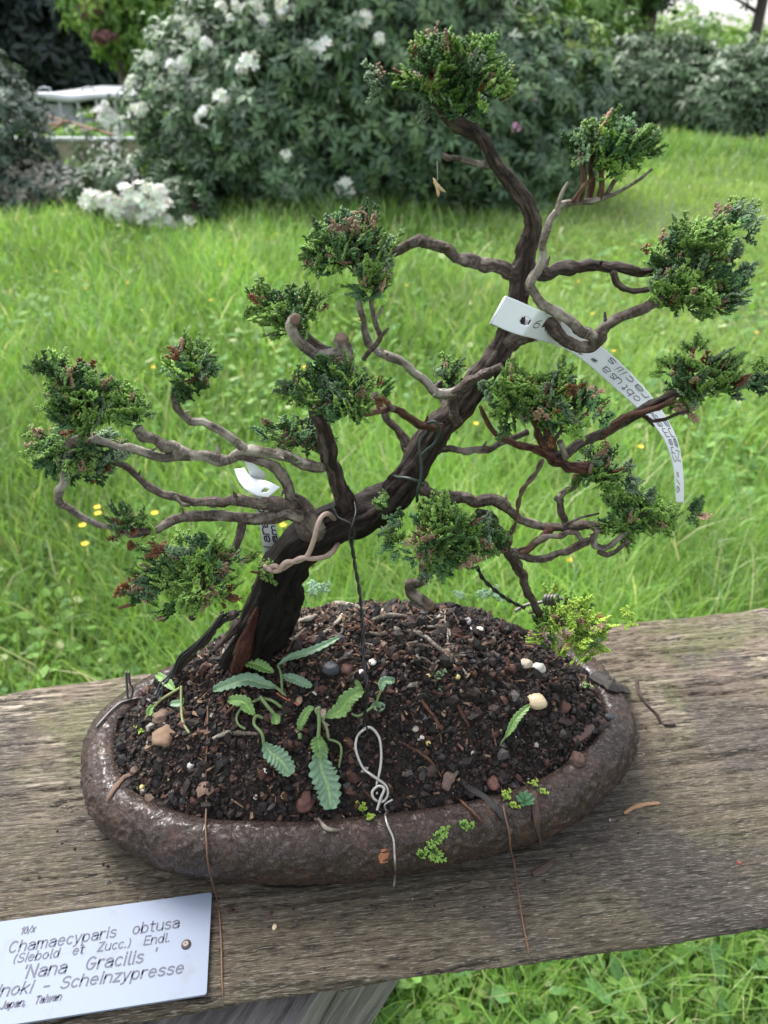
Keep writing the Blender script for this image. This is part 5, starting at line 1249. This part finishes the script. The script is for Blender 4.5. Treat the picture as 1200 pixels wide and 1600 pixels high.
# ================================================================== SHRUBS AND TREES BEHIND
def leaf_cloud(name, parent, lumps, n, L, W, pal_, seed, mat=BUSH, whorl=7, droop=0.25, inner=0.25, zmin=0.02, flatten=0.0, jitter=0.0, bmin=-9):
    """rosettes of leaves spread over the skin (and some of the inside) of a union of ellipsoids"""
    rs = np.random.default_rng(seed); lumps = np.array(lumps, dtype=float)
    area = (lumps[:, 3]*lumps[:, 5]+lumps[:, 3]*lumps[:, 4]+lumps[:, 4]*lumps[:, 5]); wch = rs.choice(len(lumps), n*2, p=area/area.sum())
    v = rs.normal(size=(n*2, 3)); v /= np.linalg.norm(v, axis=1)[:, None]; v[:, 2] = np.where(v[:, 2] < bmin, -v[:, 2], v[:, 2])
    rad = np.where(rs.random(n*2) < inner, rs.uniform(0.5, 0.95, n*2), rs.normal(1.0, 0.045+jitter, n*2))
    rad *= 1+0.09*np.sin(v[:, 0]*7+lumps[wch, 0]*3)*np.sin(v[:, 2]*8+v[:, 1]*5)+0.05*np.sin(v[:, 0]*17+v[:, 2]*19)
    c = lumps[wch, :3]+v*lumps[wch, 3:6]*rad[:, None]
    ok = c[:, 2] > zmin
    for l in lumps:      # drop points deep inside another lump
        q = (c-l[:3])/l[3:6]; ok &= ~((np.sum(q*q, 1) < 0.30))
    c, v = c[ok][:n], v[ok][:n]; n = len(c)
    ax = v+np.array([0, 0, 0.55])+rs.normal(size=(n, 3))*0.3; ax /= np.linalg.norm(ax, axis=1)[:, None]
    a = np.cross(ax, rs.normal(size=(n, 3))); a /= np.linalg.norm(a, axis=1)[:, None]; b = np.cross(ax, a)
    VV = []; CC = []
    pal_ = np.array(pal_); basec = pal_[rs.choice(len(pal_), n)]*rs.uniform(0.7, 1.3, (n, 1))
    for k in range(whorl):
        t = 2*np.pi*k/whorl+rs.normal(0, 0.2, n); dr = droop+rs.normal(0, 0.25, n)
        d = a*np.cos(t)[:, None]+b*np.sin(t)[:, None]-ax*dr[:, None]; d /= np.linalg.norm(d, axis=1)[:, None]
        s = np.cross(d, ax); s /= np.linalg.norm(s, axis=1)[:, None]+1e-9
        ll = L*rs.uniform(0.7, 1.2, n)[:, None]; ww = W*rs.uniform(0.8, 1.2, n)[:, None]/2; up = np.cross(s, d)
        p0 = c+d*ll*0.08; m1 = c+d*ll*0.45; tip = c+d*ll-ax*0.12*ll
        VV.append(np.stack([p0, m1-s*ww+up*ww*0.35, m1, m1+s*ww+up*ww*0.35, tip], 1)); CC.append(np.repeat((basec*rs.uniform(0.8, 1.2, (n, 1)))[:, None], 5, 1))
    V = np.concatenate(VV).reshape(-1, 3); C = np.concatenate(CC).reshape(-1, 3); T = np.array([[0, 1, 2], [0, 2, 3], [1, 4, 2], [2, 4, 3]])
    Fc = (np.arange(len(V)//5)[:, None, None]*5+T[None]).reshape(-1, 3)
    return mesh(name, V, Fc, mat, parent, True, C), c
def core(parent, lumps, c, k=0.72, name='inner_branches'):
    ac = Acc()
    for (x, y, z, a, b, h) in lumps:
        for s in range(7):
            t = s*0.9+x; e = Vector((x+a*k*math.cos(t)*.8, y+b*k*math.sin(t)*.8, z+h*k*(0.2+0.1*(s % 4)))); st = Vector((x*1.0+0.1*math.cos(t), y+0.1*math.sin(t), -0.05))
            tube(ac, [(st, .03*max(1, h)), (st.lerp(e, .5)+Vector((.1, .05, .1)), .02*max(1, h)), (e, .008*max(1, h))], step=0.25, seg=6, amp=0.2)
    ac.build(name, FAR_BARK, parent)
RH = [(0.08, 0.145, 0.075), (0.10, 0.175, 0.085), (0.055, 0.10, 0.055), (0.12, 0.195, 0.085)]
def blossom(parent, p, r, colr=(0.85, 0.87, 0.78), seed=0, name='flower_cluster', nf=12):
    ac = Acc(); rs = random.Random(seed)
    for i in range(nf):
        v = Vector((rs.gauss(0, 1), rs.gauss(0, 1)-0.5, rs.gauss(0, 1)+0.4)).normalized(); o = p+v*r*rs.uniform(.55, .75); a = v.orthogonal().normalized(); b = v.cross(a); k0 = rs.uniform(0, 6)
        for k in range(5):
            t = k0+k*1.2566; d = (a*math.cos(t)+b*math.sin(t)); s = (b*math.cos(t)-a*math.sin(t)); q = r*.48; c = tuple(x*rs.uniform(.85, 1.05) for x in colr)
            ac.add([o[:], (o+d*q*.55-s*q*.36+v*q*.22)[:], (o+d*q-s*q*.25+v*q*.45)[:], (o+d*q*1.05+s*q*.2+v*q*.4)[:], (o+d*q*.55+s*q*.36+v*q*.22)[:]], [(0, 1, 2), (0, 2, 3), (0, 3, 4)], c)
    return ac.build(name, PETAL, parent)
def on_shell(px, py, lumps, k=1.02):
    """where a sight line meets the shrub's outer shell"""
    d = ray(px, py); best = None
    for (x, y, z, a, b, h) in lumps:
        o = Vector(((CP.x-x)/(a*k), (CP.y-y)/(b*k), (CP.z-z)/(h*k))); q = Vector((d.x/(a*k), d.y/(b*k), d.z/(h*k)))
        A, Bq, Cq = q.dot(q), 2*o.dot(q), o.dot(o)-1; D = Bq*Bq-4*A*Cq
        if D > 0:
            t = (-Bq-math.sqrt(D))/(2*A)
            if t > 0 and (best is None or t < best): best = t
    if best is None:
        x, y, z, a, b, h = lumps[0]; return CP+d*((y-b*0.3)/d.y)
    return CP+d*best
# big white rhododendron in the middle
rl = [(-0.25, 9.3, 1.0, 2.35, 1.7, 1.35), (-1.25, 9.0, 0.75, 1.35, 1.3, 1.05), (1.0, 9.1, 0.8, 1.35, 1.4, 1.05), (-0.25, 9.0, 1.8, 1.4, 1.3, 1.15), (-0.7, 9.3, 1.9, 1.2, 1.3, .95), (1.3, 9.3, 1.05, .95, 1.1, .85)]
rh = empty('rhododendron', (-0.2, 9.2, 0), 'big rounded dark green rhododendron with scattered white flower trusses behind the bonsai', 'shrub')
leaf_cloud('foliage', rh, rl, 9500, 0.125, 0.042, RH, 31, inner=0.3, droop=0.2); core(rh, rl, None)
for i, (px, py, r) in enumerate([(300, 48, .10), (237, 92, .08), (270, 105, .08), (288, 98, .08), (272, 72, .05), (345, 12, .07), (372, 8, .08), (390, 18, .09), (405, 12, .1), (415, 40, .11), (450, 8, .13), (457, 20, .08), (392, 100, .12), (378, 108, .07), (482, 78, .10), (507, 75, .11), (570, 30, .09), (325, 182, .11), (345, 155, .10), (312, 185, .07), (322, 70, .08), (210, 133, .11), (213, 178, .11), (222, 168, .07), (448, 297, .10), (438, 328, .08), (540, 293, .12), (545, 305, .08), (325, 308, .06), (447, 243, .07), (592, 62, .07), (440, 20, .08), (360, 30, .05)]):
    blossom(rh, on_shell(px, py, rl, 1.05), r*.88, (0.88, 0.90, 0.84), i)
for i, (px, py) in enumerate([(832, 152), (806, 200)]): blossom(rh, on_shell(px, py, rl, 1.05), .045, (0.7, 0.35, 0.55), 90+i)
# fresh yellow-green shoots on its right side
rl2 = [(1.8, 9.1, 1.25, .55, .7, .55), (1.5, 9.0, 1.6, .55, .6, .4), (1.95, 9.3, .75, .4, .6, .6)]
rs2 = empty('rhododendron', (2.0, 9.1, 0), 'young yellow-green leaved shrub pressed against the right of the big rhododendron', 'shrub')
leaf_cloud('foliage', rs2, rl2, 520, 0.15, 0.055, [(0.12, 0.23, 0.05), (0.07, 0.14, 0.05), (0.2, 0.3, 0.06)], 32, inner=0.2); core(rs2, rl2, None)
# white azalea low at its left foot
al = [(-2.35, 7.75, 0.28, .55, .45, .36), (-1.95, 7.55, 0.2, .4, .35, .25), (-2.75, 7.9, 0.25, .35, .35, .28)]
az_ = empty('azalea', (-2.3, 7.7, 0), 'low azalea covered in white blossom at the left foot of the big rhododendron', 'shrub')
leaf_cloud('foliage', az_, al, 420, 0.08, 0.03, [(0.05, 0.1, 0.04)], 33, whorl=6); core(az_, al, None)
for i, (px, py) in enumerate([(175, 335), (182, 345), (188, 325), (200, 318), (212, 312), (225, 318), (236, 322), (248, 316), (255, 326), (240, 332), (222, 330), (205, 330), (235, 297), (250, 303), (222, 302), (150, 308), (162, 312), (140, 314), (172, 312), (243, 350), (256, 353), (268, 352), (285, 360), (294, 355), (300, 362), (190, 340), (232, 340), (262, 345), (178, 322), (196, 306), (215, 322), (245, 325)]):
    blossom(az_, on_shell(px, py, al, 1.1), .07+.02*(i % 3), (0.86, 0.88, 0.80), 200+i)
# sparse white-flowering shrub left of it
sl = [(-3.15, 9.0, 0.5, .40, .4, .5)]
sh = empty('flowering_shrub', (-3.1, 9.0, 0), 'thin airy shrub with scattered white flowers between the wall and the rhododendron', 'shrub')
leaf_cloud('foliage', sh, sl, 90, 0.08, 0.035, [(0.07, 0.13, 0.07), (0.1, 0.16, 0.08)], 34, whorl=5, inner=0.5); core(sh, sl, None)
for i, (px, py) in enumerate([(165, 164), (170, 178), (160, 176), (178, 184), (195, 190), (193, 200), (165, 230), (183, 232), (180, 247), (197, 256), (160, 250), (203, 266), (192, 262), (208, 272), (214, 280), (181, 264), (170, 195), (188, 205)]):
    blossom(sh, P(px, py, 8.7), .05+.012*(i % 3), (0.84, 0.85, 0.84), 300+i)
# dark shrubs at the far left
l1 = [(-4.55, 9.0, .75, .85, .9, .78), (-4.85, 9.2, 1.25, .55, .7, .42)]
s1 = empty('rhododendron', (-4.6, 9.0, 0), 'tall dark shrub with pinkish buds at the far left edge', 'shrub')
leaf_cloud('foliage', s1, l1, 1150, 0.13, 0.042, [(0.05, 0.08, 0.06), (0.07, 0.11, 0.08), (0.09, 0.13, 0.10)], 35); core(s1, l1, None)
l2 = [(-3.85, 8.8, .14, .8, .6, .30), (-3.15, 8.9, .10, .6, .5, .24)]
s2 = empty('rhododendron', (-3.7, 8.8, 0), 'low spreading grey-green shrub below the concrete wall at left', 'shrub')
leaf_cloud('foliage', s2, l2, 900, 0.11, 0.04, [(0.05, 0.09, 0.065), (0.08, 0.12, 0.09), (0.12, 0.12, 0.09)], 36); core(s2, l2, None)
# hedge of rhododendrons at right
for j, (cx, cy_2, a, b, h, lab) in enumerate([(5.6, 19.5, 2.3, 1.6, 1.45, 'left end shrub of the dark green row at the meadow edge'), (8.3, 19.0, 2.1, 1.7, 1.35, 'middle shrub of the dark green row at the meadow edge'), (11.0, 18.5, 2.2, 1.8, 1.25, 'right end shrub of the dark green row at the meadow edge')]):
    ll = [(cx, cy_2, h*0.35, a, b, h), (cx-a*.5, cy_2-.3, h*.3, a*.6, b*.8, h*.8), (cx+a*.5, cy_2-.2, h*.35, a*.6, b*.8, h*.85)]
    e_ = empty('rhododendron', (cx, cy_2, 0), lab, 'shrub', 'row of dark shrubs at the meadow edge')
    leaf_cloud('foliage', e_, ll, 2100, 0.22, 0.085, [(0.06, 0.105, 0.05), (0.085, 0.14, 0.07), (0.07, 0.12, 0.055)], 40+j, inner=0.3); core(e_, ll, None)
def far_tree(label, x, y, h, tr_, crown, n, L, W, pal_, seed, trunk=True, cat='tree', name='tree', group=None, inner=0.45, bmin=-9, lean=0):
    e_ = empty(name, (x, y, 0), label, cat, group)
    if trunk:
        ac = Acc(); tube(ac, [(Vector((x, y, -.1)), tr_*1.25), (Vector((x+lean*.3, y, h*.25)), tr_), (Vector((x+lean*.6, y, h*.6)), tr_*.75), (Vector((x+lean, y, h*.9)), tr_*.3)], step=h/20, seg=14, amp=0.15, freq=.3, seed=seed)
        rs = random.Random(seed)
        for k in range(8):
            z = h*rs.uniform(.3, .85); t = rs.uniform(0, 6.28); l_ = h*.25; s_ = Vector((x+lean*z/h, y, z)); tube(ac, [(s_, tr_*.35), (s_+Vector((math.cos(t)*l_*.5, math.sin(t)*l_*.5, l_*.25)), tr_*.2), (s_+Vector((math.cos(t)*l_, math.sin(t)*l_, l_*.35)), tr_*.06)], step=l_/6, seg=7, amp=.2)
        ac.build('trunk', FAR_BARK, e_)
    if crown: leaf_cloud('crown', e_, crown, n, L, W, pal_, seed, TREE, whorl=5, inner=inner, zmin=0.0, jitter=0.05, bmin=bmin)
    return e_
# dark conifers behind the greenhouse
DK = [(0.03, 0.055, 0.042), (0.045, 0.075, 0.052), (0.02, 0.04, 0.036)]
for j, (x, y) in enumerate([(-16.5, 31), (-12.5, 33), (-8.5, 34), (-20, 30)]):
    far_tree(['dark evergreen at the far left behind the frames', 'dark evergreen second from the left behind the frames', 'dark evergreen nearest the light green tree', 'dark evergreen beyond the left picture edge'][j], x, y, 13, .4, [(x, y, 2.6, 3.1, 2.6, 3.0), (x+.6, y, 5.5, 2.7, 2.4, 3), (x, y, 9, 2, 2, 3)], 2600, .55, .2, DK, 50+j, group='dark evergreens behind the frames', name='conifer')
LG = [(0.17, 0.31, 0.06), (0.25, 0.40, 0.08), (0.12, 0.24, 0.05)]
far_tree('light green leafy tree above the left of the big rhododendron', -6.6, 22, 7, .2, [(-6.1, 22, 3.3, 1.8, 1.8, 1.6), (-4.6, 22, 3.4, 2.0, 1.8, 2.0), (-6.8, 21.5, 2.5, .8, 1.0, .5), (-5.0, 21.8, 1.7, 1.5, 1.4, 1.0)], 3600, .24, .11, LG, 60, inner=.35)
far_tree('small purple-red leaved tree beside the light green tree', -7.3, 20.8, 5, .12, [(-6.75, 20.6, 2.5, .28, .4, .3), (-6.5, 20.4, 1.95, .28, .4, .12)], 70, .16, .07, [(0.16, 0.06, 0.07), (0.22, 0.10, 0.10), (0.12, 0.05, 0.05)], 61, trunk=False)
# trees on the right
far_tree('rounded light green shrub tree behind the row, left of the gap of sky', 8.5, 33, 5, .2, [(6.5, 33, 1.2, 3.2, 2.2, 2.3), (10.5, 33, 1.0, 3.5, 2.2, 2.0), (3.5, 34, 1.8, 2.6, 2.0, 2.6)], 3200, .34, .15, [(0.15, 0.27, 0.06), (0.2, 0.33, 0.08), (0.11, 0.22, 0.06)], 62, inner=.35, trunk=False)
far_tree('pale green bank of bushes under the open sky at right', 16.5, 36, 4, .2, [(15, 36, .8, 4, 2.5, 1.9), (20, 36, .8, 4, 2.5, 2.1)], 2600, .36, .16, [(0.2, 0.34, 0.08), (0.25, 0.38, 0.1)], 63, inner=.35, trunk=False, name='bush', cat='bush')
far_tree('dark green broad tree above the left of the row', 8.0, 27, 9, .28, [(7.6, 27, 4.2, 1.9, 1.8, 1.4), (5.6, 27, 4.9, 1.8, 1.8, 1.5), (9.3, 27.2, 5.2, 1.6, 1.8, 1.3)], 2300, .26, .12, [(0.05, 0.11, 0.035), (0.08, 0.15, 0.045)], 64, inner=.4)
far_tree('light green tree above the right shoulder of the big rhododendron', 3.4, 24, 8, .22, [(3.8, 24, 2.7, 2.8, 1.8, 1.9), (1.8, 24.5, 4.0, 2.4, 1.8, 2.0)], 3000, .26, .12, [(0.14, 0.26, 0.07), (0.19, 0.32, 0.09)], 65, inner=.4)
far_tree('thin tree with ragged drooping leaves against the sky', 11.4, 27, 8, .17, [(11.2, 27, 3.5, .6, .6, .5), (11.8, 27, 4.0, 1.2, .6, .7), (10.4, 27, 4.3, 1.0, .6, .5)], 260, .2, .1, [(0.06, 0.09, 0.05)], 66, inner=.6)
far_tree('thick reddish grey trunk at the top right corner', 12.65, 25, 12, .48, [(12.7, 25, 8, 3, 3, 2.2)], 1200, .3, .13, [(0.06, 0.11, 0.04)], 67, lean=.7)
far_tree('leaning grey-brown trunk above the big rhododendron', 3.2, 17, 7, .16, [(2.4, 17, 6.4, 1.5, 1.4, 1.2)], 500, .2, .1, [(0.07, 0.13, 0.04)], 68, lean=-3.2)
# distant woods closing the horizon
VV = []
wl = [(x, 75+8*math.sin(x*.3), 3.5, 7.5, 4, 4.2+2.2*math.sin(x*.9)) for x in range(-75, 10, 6)]
wl += [(x, 75+8*math.sin(x*.3), 1.0, 7.5, 4, 2.4+1.0*math.sin(x*.9)) for x in range(10, 100, 6)]
wd_, _ = leaf_cloud('far_woods', None, wl, 9000, 1.3, .6, [(0.06, 0.11, 0.05), (0.09, 0.15, 0.06), (0.05, 0.09, 0.05)], 70, TREE, whorl=5, inner=.2)
tag(wd_, 'far-off mass of green woods closing the horizon', 'woods', kind='stuff')

# ------------------------------------------------------------------ nursery frames at left
CONC = mat_plain('concrete', (0.34, 0.30, 0.23), 0.85, var=0.3, sc=6); PIPE = mat_plain('rusty_pipe', (0.22, 0.12, 0.09), 0.7, sc=20); FOIL = mat_plain('white_film', (0.48, 0.50, 0.54), 0.35, var=0.08, sc=9); GREYM = mat_plain('grey_metal', (0.4, 0.42, 0.45), 0.5, sc=10)
def box(acc, x0, x1, y0, y1, z0, z1): box8(acc, [(x0, y0, z0), (x1, y0, z0), (x1, y1, z0), (x0, y1, z0), (x0, y0, z1), (x1, y0, z1), (x1, y1, z1), (x0, y1, z1)])
fw = empty('concrete_bed', (-5.2, 12.2, 0), 'low raised bed with a tan concrete wall at left behind the shrubs', 'raised bed')
ac = Acc(); box(ac, -6.9, -5.22, 12.0, 12.12, -.05, .40); ac.build('wall_panel', CONC, fw, False); ac = Acc(); box(ac, -5.19, -3.6, 12.0, 12.12, -.05, .40); ac.build('wall_panel', CONC, fw, False)
ac = Acc(); box(ac, -7.0, -3.5, 11.96, 12.18, .402, .44); ac.build('coping', GREYM, fw, False)
ac = Acc(); box(ac, -6.9, -3.6, 12.2, 16.2, -.05, .28); ac.build('bed_soil', GROUND, fw, False)
leaf_cloud('seedlings', fw, [(-5.0, 13.2, .28, 1.3, .8, .16)], 500, .08, .04, [(0.15, 0.32, 0.05)], 80, GRASS, whorl=5, zmin=.25)
pf = empty('pipe_frame', (-5.2, 13, .44), 'rusty reddish pipe frame lying over the raised bed', 'frame')
for a, b in (((220, 175), (240, 0)),): pass
for (x0, y0), (x1, y1) in (((75, 182), (188, 214)), ((60, 216), (103, 229)), ((62, 216), (100, 190)), ((50, 198), (110, 190)), ((95, 210), (160, 200))):
    a, b = P(x0, y0, 14.2), P(x1, y1, 12.6); ac = Acc(); tube(ac, [(a, .022), (b, .022)], step=.3, seg=7); ac.build('pipe', PIPE, pf)
gh = empty('polythene_shelter', (-7, 16, 0), 'low nursery shelter with a rolled white film roof at far left', 'shelter')
Yg = 16.0
def gp(x, y, Y_=Yg): return P(x, y, Y_)
ac = Acc(); tube(ac, [(gp(36, 154), .03), (gp(52, 151), .06), (gp(80, 151), .07), (gp(105, 154), .075), (gp(125, 153), .07), (gp(150, 150), .055), (gp(185, 150), .06), (gp(215, 152), .05)], step=.12, seg=14, amp=.2, freq=.2, seed=4); ac.build('rolled_film', FOIL, gh)
ac = Acc(); a = gp(38, 150); b = gp(215, 153); ac.add([(a.x, a.y, a.z), (b.x, b.y, b.z), (b.x+.5, b.y+3, b.z+.12), (a.x+.5, a.y+3, a.z+.12), (a.x, a.y, a.z-.02), (b.x, b.y, b.z-.02), (b.x+.5, b.y+3, b.z+.10), (a.x+.5, a.y+3, a.z+.10)], [(0, 1, 2, 3), (7, 6, 5, 4), (0, 4, 5, 1), (2, 6, 7, 3), (1, 5, 6, 2), (3, 7, 4, 0)]); ac.build('roof', GREYM, gh, False)
for px in (46, 62, 92, 120, 150, 178, 200):
    t = gp(px, 156); ac = Acc(); box(ac, t.x-.025, t.x+.025, Yg, Yg+.06, -.05, t.z); ac.build('post', GREYM, gh, False)
t0, t1 = gp(50, 187), gp(197, 190); ac = Acc(); box(ac, t0.x, t1.x, Yg+.07, Yg+.8, t0.z-.05, t0.z); ac.build('bench_top', GREYM, gh, False)
a, b = gp(62, 163, Yg+.3), gp(117, 187, Yg+.3); ac = Acc(); box(ac, a.x, b.x, Yg+.3, Yg+.36, b.z, a.z); ac.build('film_panel', FOIL, gh, False)
for px in (70, 138):
    ac = Acc(); tube(ac, [(gp(px-12, 150, Yg+1), .02), (gp(px-8, 138, Yg+1), .02), (gp(px+8, 138, Yg+1), .02), (gp(px+12, 150, Yg+1), .02)], step=.1, seg=6); ac.build('roof_vent', GREYM, gh)
leaf_cloud('potted_plants', gh, [((gp(155, 178)).x, Yg+1.4, (gp(155, 176)).z, .55, .3, .2)], 120, .12, .05, [(0.06, 0.09, 0.05), (0.2, 0.12, 0.08)], 81, whorl=5)
ac = Acc(); tube(ac, [(PZ(-40, 352, .06), .022), (PZ(10, 346, .06), .022), (PZ(60, 341, .06), .022), (PZ(110, 336, .06), .022), (PZ(168, 330, .06), .022)], step=.1, seg=8)
tag(ac.build('garden_hose', mat_plain('yellow_hose', (0.6, 0.58, 0.16), 0.5)), 'yellow hose lying along the meadow edge below the left shrubs', 'hose')
